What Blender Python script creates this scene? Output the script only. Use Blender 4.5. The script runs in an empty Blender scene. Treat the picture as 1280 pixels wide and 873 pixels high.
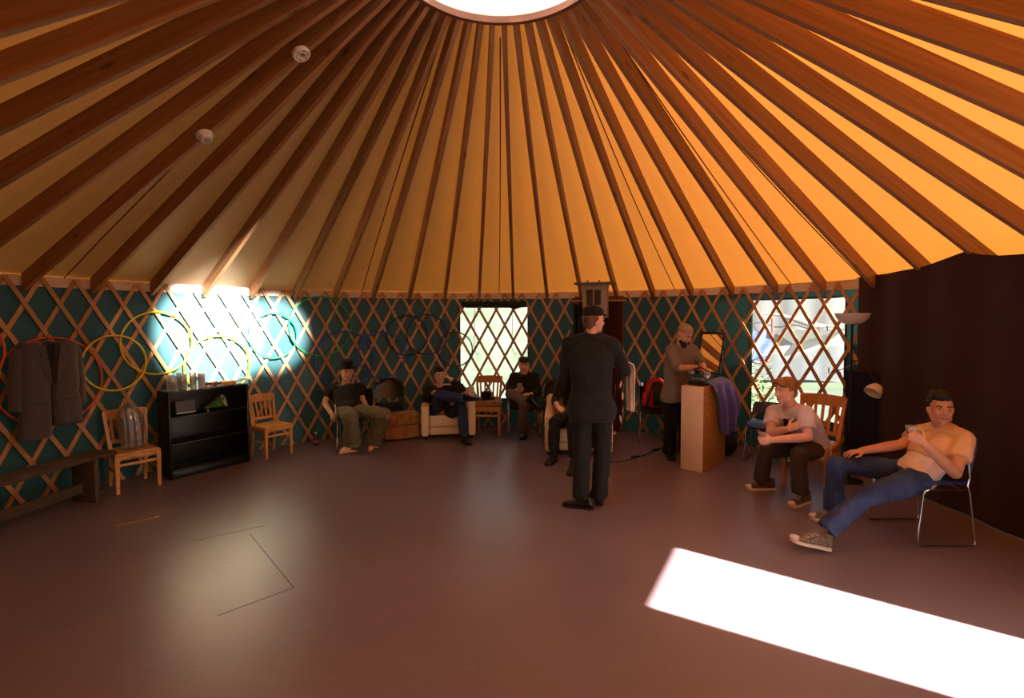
SUN_AZ, SUN_EL, SUN, SKY, EXPO, ROOF_T, LAMP = -33.5, 27.2, 160.0, .85, -0.38, .5, 40000
import bpy, bmesh, math, random
from mathutils import Vector, Matrix, noise
random.seed(7)
PI = math.pi
V = Vector
scene = bpy.context.scene
COL = scene.collection
# ------------------------------------------------------------------ camera numbers (17 mm lens, eye at 1.7 m)
F, PITCH, ROLL, EYE = 604.0, -0.0434, -0.0044, 1.70
CX, CY, RW = -0.064, 3.036, 4.66            # centre of the round tent and radius of its wall

def ray(x, y):
    X = (x - 640) / F; Y = (y - 426.5) / F
    cr, sr = math.cos(ROLL), math.sin(ROLL)
    X, Y = X * cr + Y * sr, -X * sr + Y * cr
    c, s = math.cos(PITCH), math.sin(PITCH)
    return V((X, c + Y * s, s - Y * c))

def at(x, y, Y):                             # point of the place at distance Y in front of the camera
    d = ray(x, y); return V((0, 0, EYE)) + d * (Y / d.y)

def onfloor(x, y, z=0.0):
    d = ray(x, y); return V((0, 0, EYE)) + d * ((z - EYE) / d.z)

def onwall(x, y, R=4.62):
    d = ray(x, y); a = d.x ** 2 + d.y ** 2; b = -2 * (d.x * CX + d.y * CY); c = CX ** 2 + CY ** 2 - R * R
    t = (-b + math.sqrt(b * b - 4 * a * c)) / (2 * a)
    return V((0, 0, EYE)) + d * t

def pol(az, r, z=0.0):
    a = math.radians(az); return V((CX + r * math.cos(a), CY + r * math.sin(a), z))

def azim(p): return math.degrees(math.atan2(p.y - CY, p.x - CX))

# ------------------------------------------------------------------ materials
def nt(name):
    m = bpy.data.materials.new(name); m.use_nodes = True
    t = m.node_tree; t.nodes.clear()
    o = t.nodes.new('ShaderNodeOutputMaterial'); return m, t, o

def lin(c):                                   # sRGB 0-255 to linear
    return tuple(((v / 255) / 12.92 if v <= 10 else ((v / 255 + .055) / 1.055) ** 2.4) for v in c) + (1,)

def mat(name, col, rough=.6, metal=0.0, var=.12, scale=6, bump=0.0, bscale=60, stretch=None, spec=.4, col2=None,
        trans=0.0, sheen=0.0, rand=0.0):
    m, t, o = nt(name); n = t.nodes; L = t.links.new
    b = n.new('ShaderNodeBsdfPrincipled'); L(b.outputs[0], o.inputs[0])
    c = lin(col)
    tc = n.new('ShaderNodeTexCoord'); mp = n.new('ShaderNodeMapping'); L(tc.outputs['Object'], mp.inputs[0])
    if stretch: mp.inputs['Scale'].default_value = stretch
    nz = n.new('ShaderNodeTexNoise'); nz.inputs['Scale'].default_value = scale; nz.inputs['Detail'].default_value = 5
    L(mp.outputs[0], nz.inputs['Vector'])
    cr = n.new('ShaderNodeValToRGB'); L(nz.outputs['Fac'], cr.inputs[0])
    c2 = lin(col2) if col2 else tuple(v * (1 - var) for v in c[:3]) + (1,)
    c1 = c if col2 else tuple(min(1, v * (1 + var)) for v in c[:3]) + (1,)
    cr.color_ramp.elements[0].position = .32; cr.color_ramp.elements[1].position = .68
    cr.color_ramp.elements[0].color = c2; cr.color_ramp.elements[1].color = c1
    src = cr.outputs[0]
    if rand:
        oi = n.new('ShaderNodeObjectInfo'); hs = n.new('ShaderNodeHueSaturation')
        mr = n.new('ShaderNodeMapRange'); mr.inputs[3].default_value = 1 - rand; mr.inputs[4].default_value = 1 + rand
        L(oi.outputs['Random'], mr.inputs[0]); L(mr.outputs[0], hs.inputs['Value']); L(src, hs.inputs['Color']); src = hs.outputs[0]
    L(src, b.inputs['Base Color'])
    b.inputs['Roughness'].default_value = rough; b.inputs['Metallic'].default_value = metal
    b.inputs['Specular IOR Level'].default_value = spec
    if sheen: b.inputs['Sheen Weight'].default_value = sheen
    if trans: b.inputs['Transmission Weight'].default_value = trans
    if bump:
        n2 = n.new('ShaderNodeTexNoise'); n2.inputs['Scale'].default_value = bscale; n2.inputs['Detail'].default_value = 4
        L(mp.outputs[0], n2.inputs['Vector'])
        bp = n.new('ShaderNodeBump'); bp.inputs['Strength'].default_value = bump; bp.inputs['Distance'].default_value = .01
        L(n2.outputs['Fac'], bp.inputs['Height']); L(bp.outputs[0], b.inputs['Normal'])
    return m

def clear_mat(name, tint=(1, 1, 1), gloss=.12, rough=.05, milky=0.0):
    """thin clear plastic: passes light straight, with a little gloss and milkiness"""
    m, t, o = nt(name); n = t.nodes; L = t.links.new
    tr = n.new('ShaderNodeBsdfTransparent'); tr.inputs[0].default_value = (*tint, 1)
    gl = n.new('ShaderNodeBsdfGlossy'); gl.inputs['Roughness'].default_value = rough
    lw = n.new('ShaderNodeLayerWeight'); lw.inputs[0].default_value = .35
    ma = n.new('ShaderNodeMath'); ma.operation = 'MULTIPLY_ADD'; ma.inputs[1].default_value = .5; ma.inputs[2].default_value = gloss * .4
    L(lw.outputs['Fresnel'], ma.inputs[0])
    mx = n.new('ShaderNodeMixShader'); L(ma.outputs[0], mx.inputs[0]); L(tr.outputs[0], mx.inputs[1]); L(gl.outputs[0], mx.inputs[2])
    out = mx.outputs[0]
    if milky:
        tl = n.new('ShaderNodeBsdfTranslucent'); tl.inputs[0].default_value = (.9, .9, .9, 1)
        df = n.new('ShaderNodeBsdfDiffuse'); df.inputs[0].default_value = (.9, .9, .9, 1)
        a = n.new('ShaderNodeMixShader'); L(tl.outputs[0], a.inputs[1]); L(df.outputs[0], a.inputs[2])
        mz = n.new('ShaderNodeMixShader'); mz.inputs[0].default_value = milky; L(out, mz.inputs[1]); L(a.outputs[0], mz.inputs[2]); out = mz.outputs[0]
    L(out, o.inputs[0]); return m

def fabric_mat(name, refl, transl, fac=.5, scale=3, var=.15, gloss=.05, rough=.5):
    """light-passing tent cloth"""
    m, t, o = nt(name); n = t.nodes; L = t.links.new
    tc = n.new('ShaderNodeTexCoord')
    nz = n.new('ShaderNodeTexNoise'); nz.inputs['Scale'].default_value = scale; nz.inputs['Detail'].default_value = 6
    L(tc.outputs['Object'], nz.inputs['Vector'])
    mr = n.new('ShaderNodeMapRange'); mr.inputs[3].default_value = 1 - var; mr.inputs[4].default_value = 1 + var; L(nz.outputs['Fac'], mr.inputs[0])
    def tinted(c):
        h = n.new('ShaderNodeHueSaturation'); h.inputs['Color'].default_value = c; L(mr.outputs[0], h.inputs['Value']); return h.outputs[0]
    d = n.new('ShaderNodeBsdfDiffuse'); L(tinted(refl), d.inputs[0])
    tl = n.new('ShaderNodeBsdfTranslucent'); L(tinted(transl), tl.inputs[0])
    mx = n.new('ShaderNodeMixShader'); mx.inputs[0].default_value = fac; L(d.outputs[0], mx.inputs[1]); L(tl.outputs[0], mx.inputs[2])
    gl = n.new('ShaderNodeBsdfGlossy'); gl.inputs['Roughness'].default_value = rough
    m2 = n.new('ShaderNodeMixShader'); m2.inputs[0].default_value = gloss; L(mx.outputs[0], m2.inputs[1]); L(gl.outputs[0], m2.inputs[2])
    n2 = n.new('ShaderNodeTexNoise'); n2.inputs['Scale'].default_value = 4; n2.inputs['Detail'].default_value = 2; n2.inputs['Distortion'].default_value = .8
    L(tc.outputs['Object'], n2.inputs['Vector'])
    bp = n.new('ShaderNodeBump'); bp.inputs['Strength'].default_value = .08; bp.inputs['Distance'].default_value = .03
    L(n2.outputs['Fac'], bp.inputs['Height'])
    for s in (d, tl, gl): L(bp.outputs[0], s.inputs['Normal'])
    L(m2.outputs[0], o.inputs[0]); return m

# ------------------------------------------------------------------ mesh builder (world coordinates, optional transform)
class MB:
    def __init__(s, M=None): s.v = []; s.f = []; s.M = M or Matrix.Identity(4)
    def add(s, vs, fs):
        k = len(s.v); s.v += [s.M @ V(p) for p in vs]; s.f += [tuple(i + k for i in f) for f in fs]; return s
    def bm(s, b):
        b.verts.index_update(); s.add([v.co.copy() for v in b.verts], [[v.index for v in f.verts] for f in b.faces]); b.free(); return s
    def box(s, c, size, rot=None, bev=.004, seg=2):
        b = bmesh.new(); bmesh.ops.create_cube(b, size=1)
        bmesh.ops.scale(b, vec=V(size), verts=b.verts)
        bv = min(bev, min(size) * .45)
        if bv > 0: bmesh.ops.bevel(b, geom=list(b.edges), offset=bv, segments=seg, affect='EDGES', profile=.5)
        T = Matrix.Translation(V(c)) @ (rot.to_4x4() if rot else Matrix.Identity(4))
        bmesh.ops.transform(b, matrix=T, verts=b.verts); return s.bm(b)
    def beam(s, p, q, w, d, up=(0, 0, 1), bev=.003):
        """board from p to q, w across, d along 'up'"""
        p, q = V(p), V(q); x = (q - p); l = x.length; x.normalize(); u = V(up); y = u.cross(x).normalized(); z = x.cross(y)
        return s.box((p + q) / 2, (l, w, d), Matrix((x, y, z)).transposed(), bev)
    def sph(s, c, r, seg=16, rings=10, rot=None):
        b = bmesh.new(); bmesh.ops.create_uvsphere(b, u_segments=seg, v_segments=rings, radius=1)
        r = (r, r, r) if isinstance(r, (int, float)) else r
        T = Matrix.Translation(V(c)) @ (rot.to_4x4() if rot else Matrix.Identity(4)) @ Matrix.Diagonal((*r, 1))
        bmesh.ops.transform(b, matrix=T, verts=b.verts); return s.bm(b)
    def rings(s, rs, cap=True, close=False):
        n = len(rs[0]); vs = [p for r in rs for p in r]; fs = []
        m = len(rs); last = m if close else m - 1
        for i in range(last):
            a, b = i * n, ((i + 1) % m) * n
            for j in range(n): fs.append((a + j, a + (j + 1) % n, b + (j + 1) % n, b + j))
        if cap and not close:
            fs.append(tuple(range(n - 1, -1, -1))); fs.append(tuple((m - 1) * n + j for j in range(n)))
        return s.add(vs, fs)
    def tube(s, pts, r, n=8, close=False, cap=True):
        pts = [V(p) for p in pts]; m = len(pts); R = r if isinstance(r, (list, tuple)) else [r] * m; rs = []
        nrm = None
        for i, p in enumerate(pts):
            if close: t = pts[(i + 1) % m] - pts[i - 1]
            else: t = pts[min(i + 1, m - 1)] - pts[max(i - 1, 0)]
            t.normalize()
            if nrm is None: nrm = t.orthogonal().normalized()
            nrm = (nrm - t * nrm.dot(t)).normalized(); bn = t.cross(nrm)
            rs.append([p + (nrm * math.cos(2 * PI * j / n) + bn * math.sin(2 * PI * j / n)) * R[i] for j in range(n)])
        return s.rings(rs, cap, close)
    def lathe(s, prof, c=(0, 0, 0), rot=None, n=24, cap=True):
        c = V(c); R = rot or Matrix.Identity(3)
        return s.rings([[c + R @ V((r * math.cos(2 * PI * j / n), r * math.sin(2 * PI * j / n), z)) for j in range(n)] for r, z in prof], cap)
    def cone(s, p, q, r0, r1, n=14, ends=True):
        """tapered limb with round ends"""
        s.tube([p, q], [r0, r1], n)
        if ends: s.sph(p, r0 * .995, n, 8); s.sph(q, r1 * .995, n, 8)
        return s
    def sheet(s, grid, th=.0):
        """grid of points as a sheet; th > 0 gives it thickness along the normals"""
        h, w = len(grid), len(grid[0])
        if not th:
            return s.add([p for r in grid for p in r], [(i * w + j, i * w + j + 1, (i + 1) * w + j + 1, (i + 1) * w + j) for i in range(h - 1) for j in range(w - 1)])
        g = [[V(p) for p in r] for r in grid]; nn = []
        for i in range(h):
            for j in range(w):
                a = g[min(i + 1, h - 1)][j] - g[max(i - 1, 0)][j]; b = g[i][min(j + 1, w - 1)] - g[i][max(j - 1, 0)]
                nn.append(a.cross(b).normalized() if a.cross(b).length > 1e-9 else V((0, 0, 1)))
        A = [g[i][j] + nn[i * w + j] * th / 2 for i in range(h) for j in range(w)]
        B = [g[i][j] - nn[i * w + j] * th / 2 for i in range(h) for j in range(w)]
        k = h * w; fs = []
        for i in range(h - 1):
            for j in range(w - 1):
                q = (i * w + j, i * w + j + 1, (i + 1) * w + j + 1, (i + 1) * w + j)
                fs.append(q); fs.append(tuple(x + k for x in reversed(q)))
        edge = [i * w for i in range(h)] + [(h - 1) * w + j for j in range(1, w)] + [i * w + w - 1 for i in range(h - 2, -1, -1)] + [j for j in range(w - 2, 0, -1)]
        for i in range(len(edge)):
            a, b = edge[i], edge[(i + 1) % len(edge)]; fs.append((a, b, b + k, a + k))
        return s.add(A + B, fs)
    def prism(s, outline, thick, M):
        """closed outline (x,y) extruded by thick along local z, placed by matrix M"""
        n = len(outline); return s.add([M @ V((x, y, 0)) for x, y in outline] + [M @ V((x, y, thick)) for x, y in outline],
            [tuple(range(n - 1, -1, -1)), tuple(range(n, 2 * n))] + [(i, (i + 1) % n, (i + 1) % n + n, i + n) for i in range(n)])
    def mesh(s, name, off=V((0, 0, 0))):
        me = bpy.data.meshes.new(name); me.from_pydata([tuple(p - off) for p in s.v], [], s.f)
        b = bmesh.new(); b.from_mesh(me); bmesh.ops.recalc_face_normals(b, faces=b.faces); b.to_mesh(me); b.free()
        return me

TMP = bpy.data.scenes.new('tmp')               # scratch scene, removed at the end
def remesh(me, vox, smooth=2, fac=.5):
    """merge overlapping closed pieces into one continuous skin"""
    o = bpy.data.objects.new('tmp', me); TMP.collection.objects.link(o)
    r = o.modifiers.new('r', 'REMESH'); r.mode = 'VOXEL'; r.voxel_size = vox; r.use_smooth_shade = True
    if smooth:
        q = o.modifiers.new('s', 'SMOOTH'); q.factor = fac; q.iterations = smooth
    with bpy.context.temp_override(scene=TMP, view_layer=TMP.view_layers[0]):
        dg = bpy.context.evaluated_depsgraph_get(); dg.update()
    out = bpy.data.meshes.new_from_object(o.evaluated_get(dg)); bpy.data.objects.remove(o); out.name = me.name
    return out

def wrinkle(me, amp, sc, seed=0, ridge=True):
    """real folds: push the surface in and out along its normals"""
    n3 = len(me.vertices) * 3; co = [0.0] * n3; nr = [0.0] * n3
    me.vertices.foreach_get('co', co); me.vertex_normals.foreach_get('vector', nr); off = V((seed * 7.3, seed * 1.7, 0))
    for i in range(0, n3, 3):
        p = V(co[i:i + 3]) * sc + off
        n = noise.noise(p) + .5 * noise.noise(p * 2.1)
        if ridge: n = .55 - abs(n) * 1.6
        for k in range(3): co[i + k] += nr[i + k] * n * amp
    me.vertices.foreach_set('co', co); me.update()

def finish(o, m, smooth=40):
    me = o.data; me.materials.clear(); me.materials.append(m)
    if smooth:
        me.polygons.foreach_set('use_smooth', [True] * len(me.polygons))
        if smooth < 180: me.set_sharp_from_angle(angle=math.radians(smooth))
    return o

def props(o, label=None, cat=None, group=None, kind=None):
    if label: o['label'] = label
    if cat: o['category'] = cat
    if group: o['group'] = group
    if kind: o['kind'] = kind
    return o

def thing(name, loc, label, cat, group=None):
    o = bpy.data.objects.new(name, None); o.empty_display_size = .1; COL.objects.link(o); o.location = V(loc)
    return props(o, label, cat, group)

def wloc(o):
    p = V((0, 0, 0))
    while o: p += o.location; o = o.parent
    return p

def obj(name, mb, m, parent=None, loc=None, smooth=40, label=None, cat=None, group=None, kind=None, vox=0, sm=2, wr=None):
    """link one mesh object; children keep their vertices relative to their thing's base"""
    off = wloc(parent) if parent else (V(loc) if loc is not None else V((0, 0, 0)))
    me = mb.mesh(name, off) if isinstance(mb, MB) else mb
    if vox:
        me = remesh(me, vox, sm)
        if wr: wrinkle(me, *wr)
    o = bpy.data.objects.new(name, me); COL.objects.link(o)
    if parent: o.parent = parent
    else: o.location = off
    finish(o, m, 180 if vox else smooth)
    return props(o, label, cat, group, kind)

ORD = ['first', 'second', 'third', 'fourth', 'fifth', 'sixth', 'seventh', 'eighth', 'ninth', 'tenth', 'eleventh', 'twelfth', 'thirteenth',
       'fourteenth', 'fifteenth', 'sixteenth', 'seventeenth', 'eighteenth', 'nineteenth', 'twentieth', 'twenty-first', 'twenty-second']
# ================================================================== camera, sky, sun
cam = bpy.data.objects.new('camera', bpy.data.cameras.new('camera')); COL.objects.link(cam)
cam.data.sensor_width = 36; cam.data.lens = F / 1280 * 36; cam.data.shift_y = -10 / 1280; cam.data.clip_start = .02
cam.matrix_world = Matrix.Translation((0, 0, EYE)) @ Matrix.Rotation(PI / 2 + PITCH, 4, 'X') @ Matrix.Rotation(ROLL, 4, 'Z')
scene.camera = cam
scene.view_settings.view_transform = 'Standard'; scene.view_settings.look = 'None'; scene.view_settings.gamma = 1
scene.view_settings.use_curve_mapping = False
scene.view_settings.exposure = EXPO
scene.cycles.max_bounces = 10; scene.cycles.diffuse_bounces = 5; scene.cycles.transparent_max_bounces = 12
scene.cycles.sample_clamp_indirect = 6; scene.cycles.caustics_reflective = False; scene.cycles.caustics_refractive = False
w = bpy.data.worlds.new('sky'); scene.world = w; w.use_nodes = True; t = w.node_tree; t.nodes.clear()
wo = t.nodes.new('ShaderNodeOutputWorld'); bg = t.nodes.new('ShaderNodeBackground'); sk = t.nodes.new('ShaderNodeTexSky')
sk.sky_type = 'NISHITA'; sk.sun_disc = False; sk.sun_elevation = math.radians(SUN_EL); sk.sun_rotation = math.radians(90 - (SUN_AZ)); sk.air_density = 1.0; sk.dust_density = 3
hs = t.nodes.new('ShaderNodeHueSaturation'); hs.inputs['Saturation'].default_value = .7
t.links.new(sk.outputs[0], hs.inputs['Color']); t.links.new(hs.outputs[0], bg.inputs[0]); t.links.new(bg.outputs[0], wo.inputs[0]); bg.inputs[1].default_value = SKY
a = math.radians(SUN_AZ); e = math.radians(SUN_EL)
SUNV = V((math.cos(a) * math.cos(e), math.sin(a) * math.cos(e), math.sin(e)))      # towards the sun
sl = bpy.data.lights.new('sun', 'SUN'); sl.energy = SUN; sl.angle = math.radians(.6); sl.color = (1, .93, .83)
so = bpy.data.objects.new('sun', sl); COL.objects.link(so); so.location = SUNV * 30; so.rotation_euler = (-SUNV).to_track_quat('-Z', 'Y').to_euler()

# two white flood lamps hung on the near side of the roof ring, aimed at the left wall
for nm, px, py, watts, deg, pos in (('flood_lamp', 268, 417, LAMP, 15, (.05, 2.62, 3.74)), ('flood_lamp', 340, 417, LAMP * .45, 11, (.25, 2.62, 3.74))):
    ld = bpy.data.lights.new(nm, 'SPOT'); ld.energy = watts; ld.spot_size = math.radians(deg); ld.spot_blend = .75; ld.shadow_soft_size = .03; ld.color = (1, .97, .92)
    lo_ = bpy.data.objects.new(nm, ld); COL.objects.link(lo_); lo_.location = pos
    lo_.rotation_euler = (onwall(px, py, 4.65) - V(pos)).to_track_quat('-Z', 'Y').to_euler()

# ================================================================== materials of the shell
def floor_mat():
    m, t, o = nt('painted_floor'); n = t.nodes; L = t.links.new
    b = n.new('ShaderNodeBsdfPrincipled'); L(b.outputs[0], o.inputs[0])
    tc = n.new('ShaderNodeTexCoord')
    n1 = n.new('ShaderNodeTexNoise'); n1.inputs['Scale'].default_value = 1.2; n1.inputs['Detail'].default_value = 8; L(tc.outputs['Object'], n1.inputs['Vector'])
    n2 = n.new('ShaderNodeTexNoise'); n2.inputs['Scale'].default_value = 70; n2.inputs['Detail'].default_value = 3; L(tc.outputs['Object'], n2.inputs['Vector'])
    r = n.new('ShaderNodeValToRGB'); L(n1.outputs['Fac'], r.inputs[0])
    r.color_ramp.elements[0].color = (.150, .108, .128, 1); r.color_ramp.elements[1].color = (.188, .133, .152, 1)
    r.color_ramp.elements[0].position = .3; r.color_ramp.elements[1].position = .7
    # thin pale scuffs
    mp = n.new('ShaderNodeMapping'); mp.inputs['Scale'].default_value = (1, 1, 1); L(tc.outputs['Object'], mp.inputs[0])
    n3 = n.new('ShaderNodeTexNoise'); n3.inputs['Scale'].default_value = 1.1; n3.inputs['Detail'].default_value = 1.5; n3.inputs['Distortion'].default_value = 2.5
    L(mp.outputs[0], n3.inputs['Vector'])
    a1 = n.new('ShaderNodeMath'); a1.operation = 'SUBTRACT'; a1.inputs[1].default_value = .5; L(n3.outputs['Fac'], a1.inputs[0])
    a2 = n.new('ShaderNodeMath'); a2.operation = 'ABSOLUTE'; L(a1.outputs[0], a2.inputs[0])
    a3 = n.new('ShaderNodeMapRange'); a3.inputs[1].default_value = 0; a3.inputs[2].default_value = .0025; a3.inputs[3].default_value = .22; a3.inputs[4].default_value = 0; L(a2.outputs[0], a3.inputs[0])
    a4 = n.new('ShaderNodeMath'); a4.operation = 'MULTIPLY'; L(a3.outputs[0], a4.inputs[0]); L(n2.outputs['Fac'], a4.inputs[1])
    mx = n.new('ShaderNodeMix'); mx.data_type = 'RGBA'; L(a4.outputs[0], mx.inputs[0]); L(r.outputs[0], mx.inputs[6]); mx.inputs[7].default_value = (.5, .38, .32, 1)
    L(mx.outputs[2], b.inputs['Base Color'])
    rr = n.new('ShaderNodeMapRange'); rr.inputs[3].default_value = .285; rr.inputs[4].default_value = .37; L(n1.outputs['Fac'], rr.inputs[0]); L(rr.outputs[0], b.inputs['Roughness'])
    b.inputs['Specular IOR Level'].default_value = .62
    # slight boards and brush marks
    mp2 = n.new('ShaderNodeMapping'); mp2.inputs['Rotation'].default_value = (0, 0, .62); mp2.inputs['Scale'].default_value = (2, 26, 1); L(tc.outputs['Object'], mp2.inputs[0])
    n4 = n.new('ShaderNodeTexNoise'); n4.inputs['Scale'].default_value = 1.6; n4.inputs['Detail'].default_value = 5; L(mp2.outputs[0], n4.inputs['Vector'])
    bp = n.new('ShaderNodeBump'); bp.inputs['Strength'].default_value = .1; bp.inputs['Distance'].default_value = .008; L(n4.outputs['Fac'], bp.inputs['Height']); L(bp.outputs[0], b.inputs['Normal'])
    return m

def timber_mat(name, c1, c2, rand=.2):
    """knotty softwood, grain along the object's own x axis"""
    m, t, o = nt(name); n = t.nodes; L = t.links.new
    b = n.new('ShaderNodeBsdfPrincipled'); L(b.outputs[0], o.inputs[0])
    tc = n.new('ShaderNodeTexCoord'); oi = n.new('ShaderNodeObjectInfo')
    ad = n.new('ShaderNodeVectorMath'); ad.operation = 'ADD'; L(tc.outputs['Object'], ad.inputs[0])
    sc = n.new('ShaderNodeMath'); sc.operation = 'MULTIPLY'; sc.inputs[1].default_value = 37; L(oi.outputs['Random'], sc.inputs[0])
    cb = n.new('ShaderNodeCombineXYZ'); L(sc.outputs[0], cb.inputs[0]); L(sc.outputs[0], cb.inputs[1]); L(cb.outputs[0], ad.inputs[1])
    mp = n.new('ShaderNodeMapping'); mp.inputs['Scale'].default_value = (.8, 22, 22); L(ad.outputs[0], mp.inputs[0])
    nz = n.new('ShaderNodeTexNoise'); nz.inputs['Scale'].default_value = 1.5; nz.inputs['Detail'].default_value = 6; nz.inputs['Distortion'].default_value = .6; L(mp.outputs[0], nz.inputs['Vector'])
    r = n.new('ShaderNodeValToRGB'); L(nz.outputs['Fac'], r.inputs[0]); r.color_ramp.elements[0].position = .3; r.color_ramp.elements[1].position = .72
    r.color_ramp.elements[0].color = lin(c2); r.color_ramp.elements[1].color = lin(c1)
    # knots
    mk = n.new('ShaderNodeMapping'); mk.inputs['Scale'].default_value = (2.2, 7, 7); L(ad.outputs[0], mk.inputs[0])
    vo = n.new('ShaderNodeTexVoronoi'); vo.inputs['Scale'].default_value = 1.0; L(mk.outputs[0], vo.inputs['Vector'])
    kr = n.new('ShaderNodeMapRange'); kr.inputs[1].default_value = .05; kr.inputs[2].default_value = .16; kr.inputs[3].default_value = .75; kr.inputs[4].default_value = 0; L(vo.outputs['Distance'], kr.inputs[0])
    mx = n.new('ShaderNodeMix'); mx.data_type = 'RGBA'; L(kr.outputs[0], mx.inputs[0]); L(r.outputs[0], mx.inputs[6]); mx.inputs[7].default_value = lin(tuple(v * .45 for v in c2))
    hs = n.new('ShaderNodeHueSaturation'); mr = n.new('ShaderNodeMapRange'); mr.inputs[3].default_value = 1 - rand; mr.inputs[4].default_value = 1 + rand
    L(oi.outputs['Random'], mr.inputs[0]); L(mr.outputs[0], hs.inputs['Value']); L(mx.outputs[2], hs.inputs['Color']); L(hs.outputs[0], b.inputs['Base Color'])
    b.inputs['Roughness'].default_value = .55; b.inputs['Specular IOR Level'].default_value = .3
    return m

M_floor = floor_mat()
M_roof = fabric_mat('roof_cloth', (.58, .44, .30, 1), (.086, .0270, .0034, 1), ROOF_T, 2.5, .07)
M_wall = fabric_mat('green_wall_cloth', (.021, .086, .098, 1), (.03, .07, .06, 1), .05, 4, .12, .03)
M_raft = timber_mat('rafter_timber', (172, 124, 84), (138, 94, 58))
M_lath = mat('lath_wood', (190, 140, 92), .55, var=.18, scale=5, stretch=(3, 3, .6), rand=.18)
M_band = mat('wall_top_band', (226, 208, 190), .7, var=.18, scale=9, stretch=(1, 1, 6), bump=.3, bscale=14)
M_ring = mat('ring_wood', (126, 68, 34), .5, var=.2, scale=8)
M_curb = mat('dome_curb_white', (225, 222, 215), .4, var=.03)
M_dome = clear_mat('dome_plastic', (.97, .98, 1), .1, .08, .92)
M_vinyl = clear_mat('window_vinyl', (.43, .45, .435), .08, .08, .04)
M_seam = mat('seam_thread', (96, 58, 34), .7)

# ================================================================== floor, wall, ceiling
mb = MB(); n = 120
mb.rings([[pol(360 / n * j, r, 0) for j in range(n)] for r in (4.72,)], cap=False) if False else None
mb.add([pol(360 / n * j, 4.7, 0) for j in range(n)] + [pol(360 / n * j, 4.7, -.12) for j in range(n)], [tuple(range(n)), tuple(range(2 * n - 1, n - 1, -1))] + [(j, j + n, (j + 1) % n + n, (j + 1) % n) for j in range(n)])
fl = obj('floor', mb, M_floor, kind='structure', label='dark reddish brown painted board floor of the round tent', cat='floor')
# joints of the trap door and other board joints
mb = MB()
for p, q in (((312, 667), (367, 735)), ((367, 735), (272, 770)), ((332, 657), (240, 677))):
    p, q = onfloor(*p), onfloor(*q); mb.beam(p + V((0, 0, .0003)), q + V((0, 0, .0003)), .004, .001, bev=0)
obj('joint', mb, mat('joint_dark', (38, 20, 20), .8), fl, label='dark joints of a floor hatch')

W1 = (86.05, 99.4, .44, 1.905); W2 = (32.9, 46.02, .466, 1.95)      # clear windows: azimuths, sill, head
ENTRY = (-41.5, -18.5); DOOR = (68.6, 75.7, 0, 2.03)
holes = [W1, W2, DOOR]
azs = sorted(set([x for x in range(-18, 318, 2)] + [ENTRY[1], 360 + ENTRY[0]] + [h[0] for h in holes] + [h[1] for h in holes]))
azs = [x for x in azs if ENTRY[1] <= x <= 360 + ENTRY[0]]
def wall_piece(a0, a1, name, label):
    mb = MB(); A = [x for x in azs if a0 <= x <= a1]
    for i in range(len(A) - 1):
        zs = [0, 2.13]
        mid = (A[i] + A[i + 1]) / 2
        for h in holes:
            if h[0] <= mid <= h[1]: zs = [0, h[2], h[3], 2.13]
        for k in range(0, len(zs), 2):
            z0, z1 = zs[k], zs[k + 1]
            if z1 - z0 < .01: continue
            mb.add([pol(A[i], RW, z0), pol(A[i + 1], RW, z0), pol(A[i + 1], RW, z1), pol(A[i], RW, z1)], [(0, 1, 2, 3)])
    b = bmesh.new(); b.from_mesh(mb.mesh('t')); bmesh.ops.remove_doubles(b, verts=b.verts, dist=1e-4)
    m2 = MB().bm(b)
    return obj(name, m2, M_wall, smooth=30, kind='structure', label=label, cat='wall')
wall_piece(75.7, 200, 'wall_left', 'dark green cloth wall of the round tent, left of the red doorway')
wall_piece(-18.5, 75.7, 'wall_right', 'dark green cloth wall of the round tent, right of the red doorway')
wall_piece(200, 318.5, 'wall_back', 'green cloth wall of the round tent behind the camera')
# flat entry wall behind the right of the camera; the sun falls through its open door
PATCH = [onfloor(848, 686), onfloor(813, 759), onfloor(1130, 853), onfloor(1280, 800)]
nv = V((math.cos(math.radians(-30)), math.sin(math.radians(-30)), 0)); c0 = V((CX, CY, 0)); Dn = RW * math.cos(math.radians(11.5))
def to_entry(p): return p + SUNV * ((Dn - nv.dot(p - c0)) / nv.dot(SUNV))
ea, eb = to_entry(PATCH[0]), to_entry(PATCH[1]); ec, ed = to_entry(PATCH[2]), to_entry(PATCH[3])
def drop(top, low):
    d = (top - low) / (top.z - low.z); return top - d * top.z
fa, fb = drop(ea, ed), drop(eb, ec)
e0, e1 = pol(-18.5, RW), pol(-41.5, RW)
up = lambda p, z: V((p.x, p.y, z))
mb = MB(); mb.add([up(e0, 0), fa, ea, up(e0, 2.13), eb, up(e1, 2.13), fb, up(e1, 0)], [(0, 1, 2, 3), (3, 2, 4, 5), (5, 4, 6, 7)])
obj('wall_entry', mb, mat('entry_boards', (96, 62, 40), .6), kind='structure', smooth=0, label='wooden wall around the open entrance door', cat='wall')

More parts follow.
